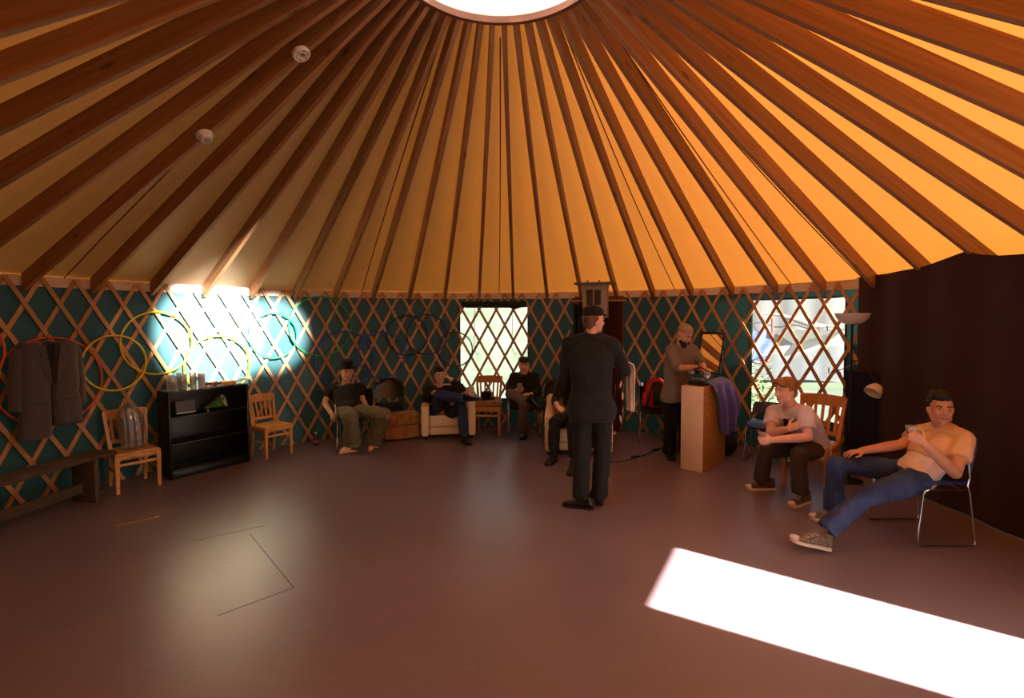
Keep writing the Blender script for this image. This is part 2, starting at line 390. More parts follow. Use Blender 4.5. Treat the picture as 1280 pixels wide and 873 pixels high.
RB = lambda r: 1.996 + .501 * (4.607 - r)           # height of the rafters' undersides
RD = .158                                            # their depth, measured upright
mb = MB(); n = 216
rr = [4.70, 4.2, 3.6, 3.0, 2.4, 1.8, 1.2, .74]
mb.rings([[pol(88.93 + 360 / n * j, r, RB(r) + RD + (.004 if (j % 4) else 0) * 0 + .010 * math.sin(PI * ((j % 4) / 4)) * (0 if j % 4 == 0 else 1) * min(1, (4.7 - r) * .8) * min(1, r / 3)) for j in range(n)] for r in rr], cap=False)
ceil = obj('ceiling', mb, M_roof, kind='structure', smooth=60, label='orange glowing cloth roof stretched over the rafters', cat='ceiling')
def cloth_at(az, r): return pol(az, r, RB(r) + RD - .003)
for az0, az1 in ((158.3, 160.5), (117.5, 118.5), (91.7, 91.2), (58.6, 60.4), (40.3, 41.5), (30.7, 33.5)):
    m2 = MB(); m2.tube([cloth_at(az0 + (az1 - az0) * k / 6, 4.66 - 3.7 * k / 6) - V((0, 0, .004)) for k in range(7)], .006, 6)
    obj('seam', m2, M_seam, ceil)
# pale band under the roof edge
mb = MB(); A = list(range(-18, 319, 2))
gr = [[pol(a_ + 0, RW - .012 - .006 * math.sin(a_ * 2.1 + z * 60), z) for a_ in A] for z in (2.035, 2.07, 2.10, 2.15)]
mb.sheet(gr, .004); obj('trim_1', mb, M_band, kind='structure', smooth=60, label='pale crumpled cloth band between green wall and roof', cat='trim')
# windows
for nm, (a0, a1, z0, z1), lb in (('window_1', W1, 'clear plastic window in the far green wall, left of the red doorway'), ('window_2', W2, 'clear plastic window in the right green wall, beside the mirror')):
    st = [a0 + (a1 - a0) * k / 8 for k in range(9)]
    m2 = MB(); m2.sheet([[pol(x, RW + .004, z) for x in st] for z in (z0 - .02, (z0 + z1) / 2, z1 + .02)])
    wn = obj(nm, m2, M_vinyl, kind='structure', smooth=60, label=lb, cat='window')
    m2 = MB(); loop = [pol(x, RW - .004, z0) for x in st] + [pol(x, RW - .004, z1) for x in reversed(st)]
    m2.tube(loop, .012, 6, close=True); obj('window_edge', m2, mat('window_hem', (24, 40, 34), .7), wn)

# ================================================================== lattice, rafters, skylight
def lath(a_top, fam, gate, parent):
    Rl = 4.624 if fam < 0 else 4.640
    pts = []; N = 26
    runs = [[]]
    for i in range(N + 1):
        z = 2.115 - 2.11 * i / N; a_ = a_top + fam * (2.115 - z) / 2.1 * 14.15
        if gate[0] <= a_ <= gate[1]: runs[-1].append((a_, z))
        elif runs[-1]: runs.append([])
    for run in runs:
        if len(run) < 3: continue
        rs = []; slope = fam * math.radians(14.15) * Rl / 2.1
        for a_, z in run:
            p = pol(a_, Rl, z); rad = V((math.cos(math.radians(a_)), math.sin(math.radians(a_)), 0)); tan = V((-rad.y, rad.x, 0))
            t_ = (tan * (-slope) * -1 + V((0, 0, -1))).normalized(); wd = rad.cross(t_).normalized()
            rs.append([p + wd * sx * .0185 + rad * sy * .0065 for sx, sy in ((-1, -1), (1, -1), (1, 1), (-1, 1))])
        m2 = MB(); m2.rings(rs); obj('lath', m2, M_lath, parent, smooth=30)
for gate, lb in (((77.3, 182), 'crossed wooden laths lining the green wall left of the red doorway'), ((27.5, 67.4), 'crossed wooden laths lining the green wall right of the red doorway')):
    lt = thing('lattice', pol(sum(gate) / 2, 4.63), lb, 'lattice')
    for j in range(-40, 60):
        a_top = 88.93 + 3.3333 / 2 + 3.33333 * j
        for fam in (-1, 1):
            lo, hi = sorted((a_top, a_top + fam * 14.1))
            if hi > gate[0] + 1 and lo < gate[1] - 1: lath(a_top, fam, gate, lt)

r0, r1 = 4.618, .735
L0 = (r0 - r1); dz = L0 * .501; ln = math.hypot(L0, dz)
sl_ = math.atan(.501)
def rafter_mesh():
    """local x runs from the wall foot up to the ring, plumb-cut at both ends"""
    b = bmesh.new(); q = math.tan(sl_); d = RD * math.cos(sl_); w2 = .0195
    vs = []
    for y in (-w2, w2):
        vs += [b.verts.new(p) for p in ((0, y, 0), (ln, y, 0), (ln + d * q, y, d), (d * q, y, d))]
    for f in ((0, 1, 2, 3), (7, 6, 5, 4), (0, 4, 5, 1), (1, 5, 6, 2), (2, 6, 7, 3), (3, 7, 4, 0)): b.faces.new([vs[i] for i in f])
    bmesh.ops.recalc_face_normals(b, faces=b.faces)
    bmesh.ops.bevel(b, geom=list(b.edges), offset=.003, segments=1, affect='EDGES')
    me = bpy.data.meshes.new('roof_rafter'); b.to_mesh(me); b.free(); me.materials.append(M_raft); return me
RM = rafter_mesh()
for k in range(-8, 29):
    th = 88.93 - (k - 11) * 6.66667
    o = bpy.data.objects.new('roof_rafter', RM); COL.objects.link(o)
    p = pol(th, r0, RB(r0)); u = V((-math.cos(math.radians(th)), -math.sin(math.radians(th)), 0))
    x = (u * math.cos(sl_) + V((0, 0, math.sin(sl_)))).normalized(); y = V((0, 0, 1)).cross(x).normalized(); z = x.cross(y)
    o.matrix_world = Matrix.Translation(p) @ Matrix((x, y, z)).transposed().to_4x4()
    if k < 0: lb = 'brown roof rafter in the upper left corner, %s above the one whose foot shows leftmost' % ORD[-k - 1]
    elif k <= 19: lb = 'brown roof rafter whose foot on the wall is the %s from the left' % ORD[k]
    else: lb = 'brown roof rafter on the right, %s beyond the last foot left of the dark curtain' % ORD[k - 20]
    props(o, lb, 'rafter', 'roof rafters')

dome = thing('dome_skylight', (CX, CY, RB(.72)), 'round white domed skylight at the top of the roof', 'skylight')
zr = RB(.735)
mb = MB(); mb.lathe([(.735, 0), (.735, .05), (.70, .05), (.70, 0)], (CX, CY, zr - .0), n=96, cap=False)
mb.f += [(3 * 96 + (j + 1) % 96, 3 * 96 + j, j, (j + 1) % 96) for j in range(96)]
obj('ring', mb, M_ring, dome, label='brown wooden ring')
mb = MB(); mb.lathe([(.745, .048), (.745, .065), (.70, .065), (.70, .048)], (CX, CY, zr), n=96, cap=False)
mb.f += [(3 * 96 + (j + 1) % 96, 3 * 96 + j, j, (j + 1) % 96) for j in range(96)]
obj('curb', mb, M_curb, dome)
mb = MB(); mb.lathe([(.72 * math.cos(x), .065 + .30 * math.sin(x)) for x in [k * PI / 2 / 12 for k in range(12)] + [PI / 2 - .01]], (CX, CY, zr), n=64)
obj('dome', mb, M_dome, dome, smooth=180)
# ================================================================== furniture
M_oak = mat('oak_varnish', (205, 150, 84), .38, var=.14, scale=4, stretch=(6, 6, 1.2), rand=.08)
M_oakd = mat('oak_varnish_dark', (192, 128, 68), .38, var=.14, scale=4, stretch=(6, 6, 1.2))
M_black = mat('black_laminate', (12, 11, 13), .4, var=.2, scale=3, spec=.3)
M_chrome = mat('chrome', (205, 205, 210), .14, 1.0, var=.04)
M_blackv = mat('black_vinyl', (20, 19, 22), .34, var=.2, spec=.6)
M_navyv = mat('navy_shell', (32, 36, 84), .42, var=.1)
M_brownc = mat('brown_tufted_cloth', (150, 100, 52), .9, var=.35, scale=14, bump=.5, bscale=40, sheen=.3)
M_cream = mat('cream_vinyl', (222, 196, 160), .5, var=.07, scale=5, bump=.1, bscale=30)
M_grayw = mat('weathered_board', (82, 68, 56), .8, var=.3, scale=5, stretch=(2, 2, 8), bump=.3, bscale=30)

def frame_of(p, facing, s=1.0):
    """local x = right, y = facing, z = up at point p on the floor"""
    y = V((facing[0], facing[1], 0)).normalized(); x = y.cross(V((0, 0, 1)))
    return Matrix.Translation(V(p)) @ Matrix((x, y, V((0, 0, 1)))).transposed().to_4x4() @ Matrix.Scale(s, 4)

def wood_chair(p, facing, label, s=1.0, m=None, sh=.45, hb=.86):
    m = m or M_oak; T = frame_of(p, facing, s); t = thing('wooden_chair', p, label, 'chair', 'wooden slat-back chairs')
    mk = lambda: MB(T)
    a = mk(); b = bmesh.new(); bmesh.ops.create_cube(b, size=1)
    bmesh.ops.scale(b, vec=(.43, .43, .032), verts=b.verts)
    for v in b.verts:
        if v.co.y < 0: v.co.x *= .88
    bmesh.ops.bevel(b, geom=list(b.edges), offset=.012, segments=3, affect='EDGES'); bmesh.ops.translate(b, vec=(0, 0, sh - .016), verts=b.verts)
    a.bm(b); obj('seat', a, m, t)
    for sx in (-1, 1):
        a = mk(); x = sx * .19
        a.rings([[V((x + dx * w, .185 + dy * w, z)) for dx, dy in ((-1, -1), (1, -1), (1, 1), (-1, 1))] for z, w in ((0, .015), (sh - .06, .021), (sh - .03, .021))])
        obj('leg', a, m, t)
        a = mk()
        pr = [(0, -.225, .014), (.2, -.195, .018), (sh, -.185, .019), (sh + .2, -.215, .017), (hb - .01, -.262, .015)]
        a.rings([[V((sx * (.165 + max(0, z - sh) * .085) + dx * w, y + dy * w, z)) for dx, dy in ((-1, -1), (1, -1), (1, 1), (-1, 1))] for z, y, w in pr])
        obj('leg', a, m, t)
        a = mk(); a.box((sx * .183, 0, .22), (.018, .37, .028)); obj('stretcher', a, m, t)
    a = mk(); a.box((0, .186, .31), (.36, .018, .03)); obj('stretcher', a, m, t)
    a = mk(); a.box((0, .185, sh - .055), (.36, .02, .045)); a.box((-.182, 0, sh - .055), (.02, .35, .045)); a.box((.182, 0, sh - .055), (.02, .35, .045)); obj('apron', a, m, t)
    a = mk()   # curved top rail
    up = []
    for i in range(9):
        u = -1 + i / 4; yy = -.258 - .018 * (1 - u * u)
        up.append([V((u * .205, yy + dy, z)) for dy, z in ((-.01, hb - .105), (.01, hb - .105), (.006, hb + .012 * (1 - u * u)), (-.014, hb + .012 * (1 - u * u)))])
    a.rings(up); obj('backrest', a, m, t, smooth=35); br = bpy.data.objects[t.name].children[-1]
    a = mk(); a.box((0, -.205, sh + .07), (.34, .018, .04)); obj('lower_rail', a, m, t)
    for i in range(5):
        u = (i - 2) / 2
        a = mk(); a.rings([[V((u * .125 * (1 + .12 * k) + dx * .0135, y - .012 * (1 - u * u) * k + dy * .005, z)) for dx, dy in ((-1, -1), (1, -1), (1, 1), (-1, 1))] for k, y, z in ((0, -.206, sh + .08), (1, -.258, hb - .09))])
        obj('slat', a, m, br)
    return t

def shell_chair(p, facing, label, shell, s=1.0, arms=False, sh=.45, hb=.80, round_back=False):
    """stacking chair: chrome wire sled frame, moulded or padded seat and back"""
    T = frame_of(p, facing, s); t = thing('stacking_chair', p, label, 'chair', 'chrome framed stacking chairs')
    for sx in (-1, 1):
        a = MB(T); x = sx * .23
        pts = [(x, .17, sh - .02), (x * 1.03, .185, sh - .035)]
        path = [(x, -.17, hb - .14), (x, -.185, sh + .07), (x, -.17, sh + .01), (x, -.19, sh - .05), (x * 1.06, -.225, .06), (x * 1.06, -.228, .02), (x * 1.06, -.205, .009), (x * 1.06, 0, .009), (x * 1.06, .185, .009), (x * 1.06, .21, .02), (x * 1.06, .208, .06), (x, .165, sh - .06), (x, .15, sh - .03), (x, .12, sh - .02), (x, -.15, sh - .022)]
        a.tube(path, .0075, 8); obj('side_frame', a, M_chrome, t, smooth=80, label='chrome wire side frame')
        if arms:
            a = MB(T); a.tube([(x, -.18, sh + .2), (x * 1.1, -.1, sh + .21), (x * 1.12, .12, sh + .2), (x * 1.1, .17, sh + .15), (x, .17, sh - .03)], .009, 8); obj('armrest', a, M_chrome, t, smooth=80)
    a = MB(T); a.tube([(-.23, .12, sh - .025), (.23, .12, sh - .025)], .007, 8); obj('crossbar', a, M_chrome, t, smooth=80); a = MB(T); a.tube([(-.23, -.15, sh - .025), (.23, -.15, sh - .025)], .007, 8); obj('crossbar', a, M_chrome, t, smooth=80)
    a = MB(T); g = []
    for i in range(10):
        v = i / 9; row = []
        for j in range(11):
            u = -1 + j / 5; wd = .225 * (1 - .12 * max(0, (v - .8) * 5) ** 2)
            row.append(V((u * wd, -.2 + .42 * v, sh + .018 * u * u - .022 * max(0, v - .75) * 4 * (v - .75) * 4 + .006)))
        g.append(row)
    a.sheet(g, .022 if not round_back else .04); obj('seat', a, shell, t, smooth=60)
    a = MB(T); g = []
    for i in range(10):
        v = i / 9; row = []
        z = sh + .10 + (hb - sh - .10) * v
        for j in range(11):
            u = -1 + j / 5
            wd = .225 * (math.sqrt(max(0.05, 1 - (max(0, v - .35) / .66) ** 2.4)) if round_back else (1 - .1 * v ** 4))
            row.append(V((u * wd, -.235 - .06 * v + .05 * u * u, z)))
        g.append(row)
    a.sheet(g, .02 if not round_back else .05); obj('backrest', a, shell, t, smooth=60)
    return t

def mid(*ps): return sum((V(p) for p in ps), V((0, 0, 0))) / len(ps)
def chair_base(fl_, fr_, s):          # floor point under the seat centre from the two front leg feet (viewer's left, right)
    fl_, fr_ = onfloor(*fl_), onfloor(*fr_); d = (fr_ - fl_).normalized(); f = V((d.y, -d.x, 0)); return (fl_ + fr_) / 2 - f * .185 * s, f
p, f = chair_base((145, 619), (202, 606), .92); jug_chair = (p, f)
wood_chair(p, f, 'pale oak slat-back chair with a sack of cups, left of the bookcase', .90, sh=.44, hb=.86)
p, f = chair_base((331, 575), (366, 566), .88)
wood_chair(p, f, 'empty pale oak slat-back chair right of the black bookcase', .87)
p = at(610, 538, 7.20); p.z = 0; win_chair = p
wood_chair(p, (-.05, -1), 'oak slat-back chair before the far window, with a black hat on it', .97, M_oakd)
boy_chair = (V((3.05, 4.86, 0)), V((-.78, -.62, 0)))
wood_chair(boy_chair[0], boy_chair[1], 'oak slat-back chair holding the person in the pale shirt and black tie', 1.0, M_oakd, hb=.90)

tan_chair = V((3.20, 3.76, 0))
shell_chair(tan_chair, (-1, -.02), 'navy chrome-framed chair under the person in the peach T-shirt', M_navyv)
hat_chair = onfloor(441, 555)
shell_chair(V((-2.08, 6.38, 0)), (.25, -1), 'black chrome-framed chair under the barefoot person with the black hat', M_blackv, .95, arms=True)
shell_chair(V((-1.81, 7.03, 0)), (.2, -1), 'empty shiny black chair with rounded back behind the brown tufted footstool', M_blackv, .98, round_back=True, hb=.84)
shell_chair(V((.16, 7.12, 0)), (.05, -1), 'black chrome-framed chair under the person in the flat cap', M_blackv, .95)
shell_chair(V((.66, 7.02, 0)), (-.1, -1), 'empty dark chair between the flat-capped person and the white armchair', M_blackv, .95, round_back=True, hb=.84)
bag_chair = V((2.02, 6.72, 0))
shell_chair(bag_chair, (-.2, -1), 'black chrome-framed chair holding the red rucksack', M_blackv, .98)
shell_chair(V((3.06, 5.72, 0)), (-.6, -.8), 'navy chrome-framed chair by the wall behind the tall plinth', M_navyv, .95, hb=.70)

# --- black bookcase
A, B = onfloor(214, 601), onfloor(313, 577); d = (B - A).normalized(); f = V((d.y, -d.x, 0)); wdt = (B - A).length; dep = .30
T = Matrix.Translation(A) @ Matrix((d, -f, V((0, 0, 1)))).transposed().to_4x4(); BK = T; BH = .945
bc = thing('bookcase', A, 'black three-tier bookcase against the green wall, cups and snacks on top', 'bookcase')
for nm, c, sz in (('side_panel', (.01, dep / 2, BH / 2), (.02, dep, BH)), ('side_panel', (wdt - .01, dep / 2, BH / 2), (.02, dep, BH)), ('back_panel', (wdt / 2, dep - .006, BH / 2), (wdt - .03, .008, BH - .02)),
                  ('top', (wdt / 2, dep / 2, BH - .01), (wdt - .0402, dep - .002, .02)), ('shelf', (wdt / 2, dep / 2, .66), (wdt - .042, dep - .02, .02)), ('shelf', (wdt / 2, dep / 2, .37), (wdt - .042, dep - .02, .02)),
                  ('shelf', (wdt / 2, dep / 2, .085), (wdt - .042, dep - .02, .02)), ('plinth', (wdt / 2, .02, .037), (wdt - .042, .016, .074))):
    a = MB(T); a.box(c, sz, bev=.002); obj(nm, a, M_black, bc)

# --- white armchairs
def armchair(p, facing, w, label):
    T = frame_of(p, facing); t = thing('armchair', p, label, 'armchair', 'low cream armchairs'); d = .72; aw = .11
    a = MB(T); a.box((0, .02, .20), (w - 2 * aw, d - .1, .28), bev=.03, seg=3); obj('base', a, M_cream, t)
    a = MB(T); a.box((0, d / 2 - .06, .235), (w - 2 * aw - .01, .1, .13), bev=.035, seg=3); obj('front_roll', a, M_cream, t)
    for sx in (-1, 1):
        a = MB(T); x = sx * (w / 2 - aw / 2)
        prof = [(d / 2, .05), (d / 2 + .005, .46), (d / 2 - .03, .505), (d / 2 - .1, .52), (-d / 2 + .22, .57), (-d / 2 + .1, .66), (-d / 2, .68), (-d / 2, .05)]
        b = bmesh.new(); v1 = [b.verts.new((x - aw / 2, y, z)) for y, z in prof]; v2 = [b.verts.new((x + aw / 2, y, z)) for y, z in prof]
        b.faces.new(v1); b.faces.new(v2[::-1])
        for i in range(len(prof)): b.faces.new((v1[i], v2[i], v2[(i + 1) % len(prof)], v1[(i + 1) % len(prof)]))
        bmesh.ops.recalc_face_normals(b, faces=b.faces); bmesh.ops.bevel(b, geom=list(b.edges), offset=.022, segments=3, affect='EDGES')
        a.bm(b); obj('arm', a, M_cream, t)
        for y in (-d / 2 + .08, d / 2 - .07):
            a = MB(T); a.lathe([(.018, 0), (.024, .055)], (x, y, 0), n=12); obj('leg', a, M_black, t)
    a = MB(T); b = bmesh.new(); bmesh.ops.create_cube(b, size=1); bmesh.ops.scale(b, vec=(w - 2 * aw, .16, .52), verts=b.verts)
    bmesh.ops.bevel(b, geom=list(b.edges), offset=.06, segments=4, affect='EDGES')
    bmesh.ops.transform(b, matrix=Matrix.Translation((0, -d / 2 + .10, .46)) @ Matrix.Rotation(.14, 4, 'X'), verts=b.verts); a.bm(b); obj('backrest', a, M_cream, t)
    a = MB(T); a.box((0, .05, .345), (w - 2 * aw - .02, d - .24, .09), bev=.035, seg=4); obj('seat_cushion', a, M_brownc, t, label='brown cloth seat cushion')
    return t
arm1 = V((-.945, 7.17, 0)); armchair(arm1, (.10, -1), .77, 'cream armchair under the person in jeans, left of the far window')
arm2 = V((.86, 6.28, 0)); armchair(arm2, (-.12, -1), .84, 'cream armchair mostly hidden behind the standing person in the dark suit')

# --- tufted footstool
A, B = onfloor(482, 553.5), onfloor(525, 548.5); d = (B - A).normalized(); f = V((d.y, -d.x, 0))
t = thing('footstool', (A + B) / 2 - f * .2, 'brown tufted cloth footstool beside the cream armchair', 'footstool')
T = Matrix.Translation(A) @ Matrix((d, -f, V((0, 0, 1)))).transposed().to_4x4(); L_ = (B - A).length
for z0, h in ((.012, .19), (.20, .19)):
    a = MB(T); b = bmesh.new(); bmesh.ops.create_cube(b, size=1); bmesh.ops.subdivide_edges(b, edges=b.edges, cuts=14, use_grid_fill=True)
    for v in b.verts:
        x, y, z = v.co; rr_ = (1 - (2 * abs(x)) ** 8 * .06); v.co.x *= (1 - (2 * abs(z)) ** 6 * .05); v.co.y *= (1 - (2 * abs(z)) ** 6 * .06)
        v.co.z *= (1 - ((2 * abs(x)) ** 6 + (2 * abs(y)) ** 6) * .12)
        tuft = math.cos(x * 2 * PI * 2.5) * math.cos(z * 2 * PI)
        v.co.y -= .012 * (1 - abs(tuft)) * (1 if y < -.45 else 0)
    bmesh.ops.scale(b, vec=(L_, .24, h), verts=b.verts); bmesh.ops.translate(b, vec=(L_ / 2, .12, z0 + h / 2), verts=b.verts)
    a.bm(b); obj('cushion', a, M_brownc, t, smooth=80)

# --- weathered bench by the left wall
b0, b1 = V((-4.02, 4.60, 0)), V((-4.19, 3.30, 0)); d = (b1 - b0).normalized(); f = V((-d.y, d.x, 0))
bn = thing('bench', (b0 + b1) / 2, 'weathered grey plank bench under the hanging jacket at the left', 'bench')
T = Matrix.Translation(b0) @ Matrix((d, f, V((0, 0, 1)))).transposed().to_4x4()
L_ = (b1 - b0).length
a = MB(T); a.box((L_ / 2 - .05, 0, .425), (L_ + .1, .28, .032)); obj('seat', a, M_grayw, bn)
for x in (.10, L_ - .12):
    a = MB(T); a.box((x, 0, .205), (.04, .25, .41)); obj('leg', a, M_grayw, bn)
a = MB(T); a.box((L_ / 2, 0, .14), (L_ - .28, .03, .09)); obj('stretcher', a, M_grayw, bn)
a = MB(T); a.box((.04, .0, .075), (.07, .22, .02)); obj('foot_rail', a, M_grayw, bn)

# --- tall plinth with record gear and purple cloth
P0, P1, P2 = onfloor(850.5, 585.5), onfloor(880, 591), onfloor(912, 579)
d = V((.69, -.724, 0)).normalized(); back = V((-d.y, d.x, 0)); wp = .254; dp_ = .60; PH = .955
T = Matrix.Translation(P0) @ Matrix((d, back, V((0, 0, 1)))).transposed().to_4x4(); PL = T
M_plw = mat('plinth_white', (238, 206, 178), .6, var=.06, scale=6)
M_osb = mat('chip_board', (196, 140, 62), .7, var=.35, scale=40, col2=(150, 98, 40), bump=.2, bscale=60)
pt = thing('plinth', P0, 'tall boxy plinth with white front and chipboard side, purple cloth over it', 'plinth')
a = MB(T); a.box((wp / 2, .008, PH / 2), (wp, .016, PH), bev=.002); obj('front_panel', a, M_plw, pt, label='white painted front panel')
for x in (.008, wp - .008):
    a = MB(T); a.box((x, dp_ / 2 + .0085, PH / 2), (.0158, dp_ - .018, PH), bev=.001); obj('side_panel', a, M_osb, pt, label='yellowish chipboard side panel')
a = MB(T); a.box((wp / 2, dp_ - .008, PH / 2), (wp - .034, .016, PH - .002), bev=.001); obj('back_panel', a, M_osb, pt)
a = MB(T); a.box((wp / 2, dp_ / 2, PH - .012), (wp - .034, dp_ - .036, .016), bev=.001); obj('top', a, M_osb, pt)

# --- torchiere lamp with a second small reading head
lp = V((3.52, 5.0, 0)); M_lampw = mat('frosted_shade', (226, 214, 198), .35, var=.03); M_lampk = mat('lamp_black', (16, 15, 16), .4)
t = thing('floor_lamp', lp, 'tall black floor lamp with white bowl shade and a small reading shade', 'lamp')
a = MB(); a.lathe([(.001, 0), (.13, 0), (.13, .012), (.06, .03), (.012, .045)], lp); obj('base', a, M_lampk, t)
a = MB(); a.tube([lp + V((0, 0, .03)), lp + V((0, 0, 1.64))], .011, 12); a.lathe([(.012, 0), (.035, .012), (.04, .03)], lp + V((0, 0, 1.625))); obj('pole', a, M_lampk, t, smooth=60)
a = MB(); a.lathe([(.052, 0), (.10, .02), (.138, .06), (.158, .115), (.153, .115), (.132, .064), (.095, .027), (.03, .012)], lp + V((0, 0, 1.64)), n=40); obj('bowl_shade', a, M_lampw, t, smooth=60, label='white frosted bowl shade')
q = at(1094, 487, 4.78)
a = MB(); a.tube([lp + V((0, 0, 1.25)), lp + V((.05, -.03, 1.27)), (lp + q) / 2 + V((.02, 0, .66 * 0 + (q.z + 1.27) / 2 - (lp + q).z / 2 + .08)), q + V((.03, 0, .05))], .007, 8); obj('reading_arm', a, M_lampk, t, smooth=80)
R_ = V((.62, .15, .62)).to_track_quat('Z', 'Y').to_matrix()
a = MB(); a.lathe([(.012, .055), (.045, .045), (.068, .0), (.078, -.05), (.074, -.05), (.063, 0), (.04, .04)], q, R_, 28); obj('reading_shade', a, M_lampw, t, smooth=60, label='small white cone shade')

# --- door, rod, door curtain, wooden jamb, heater
M_maroon = mat('maroon_door_cloth', (62, 16, 14), .85, var=.2, scale=8, sheen=.2)
M_jamb = mat('jamb_wood', (120, 66, 34), .6, var=.2, scale=4, stretch=(5, 5, .8))
dl, dr = pol(77.0, 4.60), pol(67.7, 4.60); dd = (dr - dl).normalized(); dn = V((dd.y, -dd.x, 0))
d1 = thing('door_1', (dl + dr) / 2, 'dark red doorway between the far window and the plinth', 'door'); d1['kind'] = 'structure'
T = Matrix.Translation(dl) @ Matrix((dd, -dn, V((0, 0, 1)))).transposed().to_4x4(); dw = (dr - dl).length
a = MB(T); a.box((.035, .06, 1.0), (.07, .1, 2.0)); obj('door_jamb', a, M_jamb, d1)
a = MB(T); a.box((dw - .035, .06, 1.0), (.07, .1, 2.0)); obj('door_jamb', a, M_jamb, d1)
a = MB(T); a.box((dw / 2, .06, 2.03), (dw, .1, .06)); obj('lintel', a, M_jamb, d1)
a = MB(T); a.box((dw / 2, .09, .99), (dw - .14, .035, 1.98)); obj('door_panel', a, M_maroon, d1)
a = MB(T); a.box((dw - .09, -.01, .47), (.15, .03, .94)); obj('kick_board', a, M_jamb, d1, label='brown board beside the door')
t = thing('curtain_rod', dl + V((0, 0, 2.0)), 'pale rod above the dark red doorway', 'curtain rod')
a = MB(T); a.tube([(-.03, -.05, 1.985), (dw + .05, -.05, 1.985)], .017, 10); obj('rod', a, mat('pale_rod', (176, 138, 96), .5), t, smooth=60)
def drape(name, base, du, width, z0, tops, depth, folds, m, label, cat, th=.006, nrm=None):
    """hanging cloth: du along it, tops = height of the upper edge as a function of u"""
    du = V(du).normalized(); nr = nrm or du.cross(V((0, 0, 1))); g = []; nu = max(24, int(folds * 10)); nz = 16
    for i in range(nz + 1):
        v = i / nz; row = []
        for j in range(nu + 1):
            u = j / nu; zt = tops(u); z = z0 + (zt - z0) * v
            off = depth * math.sin(u * folds * 2 * PI + .6 * math.sin(u * 9)) * (.55 + .45 * (1 - v)) + .3 * depth * math.sin(u * folds * 4.7 + v * 2)
            row.append(V(base) + du * (u * width) + nr * off + V((0, 0, z)))
        g.append(row)
    a = MB(); a.sheet(g, th); return obj(name, a, m, None, loc=V(base) + du * width / 2, smooth=80, label=label, cat=cat)
drape('door_curtain', dl + dd * .44 + dn * .05, dd, .29, .03, lambda u: 1.97, .02, 3.5, M_maroon, 'dark red curtain hanging in the doorway behind the standing person', 'curtain')
drape('dark_coat_cloth', dl + dd * .0 + dn * .07, dd, .24, .5, lambda u: 1.95 - .1 * u, .03, 2, M_black, 'black cloth hanging at the left of the doorway rod', 'cloth')
M_wine = mat('wine_curtain', (44, 6, 22), .95, var=.22, scale=3, sheen=.15)
def wtop(u):
    y = 5.437 - u * 3.5; ks = [(5.437, 2.17), (5.05, 2.165), (4.64, 2.185), (4.35, 2.235), (4.158, 2.275), (4.08, 2.235), (3.9, 2.20), (3.7, 2.185), (3.4, 2.19), (2.9, 2.24), (2.6, 2.3), (2.2, 2.22), (1.9, 2.2)]
    for (ya, za), (yb, zb) in zip(ks, ks[1:]):
        if ya >= y >= yb: return za + (zb - za) * (ya - y) / (ya - yb)
    return 2.2
drape('backdrop_curtain', V((3.9, 5.437, 0)), (0, -1, 0), 3.5, .01, wtop, .014, 7, M_wine, 'very dark wine-red backdrop curtain filling the right side', 'curtain', .01)
M_navyc = mat('navy_cloth', (20, 24, 52), .9, var=.15)
na, nb = V((3.72, 5.36, 0)), V((3.88, 5.08, 0))
drape('navy_cloth_panel', na, nb - na, (nb - na).length, .02, lambda u: 1.12, .012, 2, M_navyc, 'dark navy cloth panel hanging behind the floor lamp', 'cloth')

t = thing('fan_heater', pol(72.3, 4.14, 2.2), 'pale grey box with two dark vent grilles hung under a flat shelf above the doorway', 'heater')
M_hgray = mat('heater_grey', (176, 158, 138), .5, var=.08); M_hdark = mat('grille_dark', (66, 60, 52), .5)
pa, pb = pol(75.9, 4.2), pol(68.7, 4.2); du = (pb - pa).normalized(); nn_ = V((du.y, -du.x, 0))
T = Matrix.Translation(pa) @ Matrix((du, -nn_, V((0, 0, 1)))).transposed().to_4x4(); lw_ = (pb - pa).length
zt = RB(4.1) - .028
a = MB(T); a.box((lw_ / 2, 0, zt), (lw_ + .06, .22, .03), Matrix.Rotation(0, 3, 'X')); obj('shelf_plate', a, mat('plate_grey', (112, 104, 96), .5), t, label='flat grey plate')
a = MB(T); a.box((.26, .06, zt - .255), (.36, .16, .475), bev=.012); obj('housing', a, M_hgray, t)
for x in (.185, .30):
    a = MB(T); a.box((x, -.022, zt - .20), (.095, .012, .22), bev=.003)
    for k in range(9): a.box((x, -.03, zt - .105 - .024 * k), (.09, .006, .006), bev=0)
    obj('grille', a, M_hdark, t, label='dark vent grille')
a = MB(T); a.box((.26, .06, zt - .024), (.38, .18, .016), bev=.004); obj('hood', a, M_hgray, t)
for x in (.15, .32):
    a = MB(T); a.lathe([(.012, 0), (.012, .03), (.006, .035)], (x, 0, zt + .015), n=10); obj('bolt', a, M_hdark, t)

# --- mirror leaning by the plinth
mp_ = onwall(888, 441, 4.46); az_ = azim(mp_); rad = V((math.cos(math.radians(az_)), math.sin(math.radians(az_)), 0)); tn = V((rad.y, -rad.x, 0))
nrm = (-rad * math.cos(.45) + V((0, 0, math.sin(.45)))).normalized(); upv = nrm.cross(tn).normalized() * -1
if upv.z < 0: upv = -upv
T = Matrix.Translation(mp_) @ Matrix((tn, upv, nrm)).transposed().to_4x4()
t = thing('mirror', mp_, 'black framed mirror on the lattice behind the bearded person, reflecting the roof', 'mirror')
mw, mh = .30, .58
for c, sz in (((-mw / 2, 0, 0), (.03, mh, .025)), ((mw / 2, 0, 0), (.03, mh, .025)), ((0, mh / 2, 0), (mw + .03, .03, .025)), ((0, -mh / 2, 0), (mw + .03, .03, .025))):
    a = MB(T); a.box(c, sz); obj('frame', a, M_black, t)
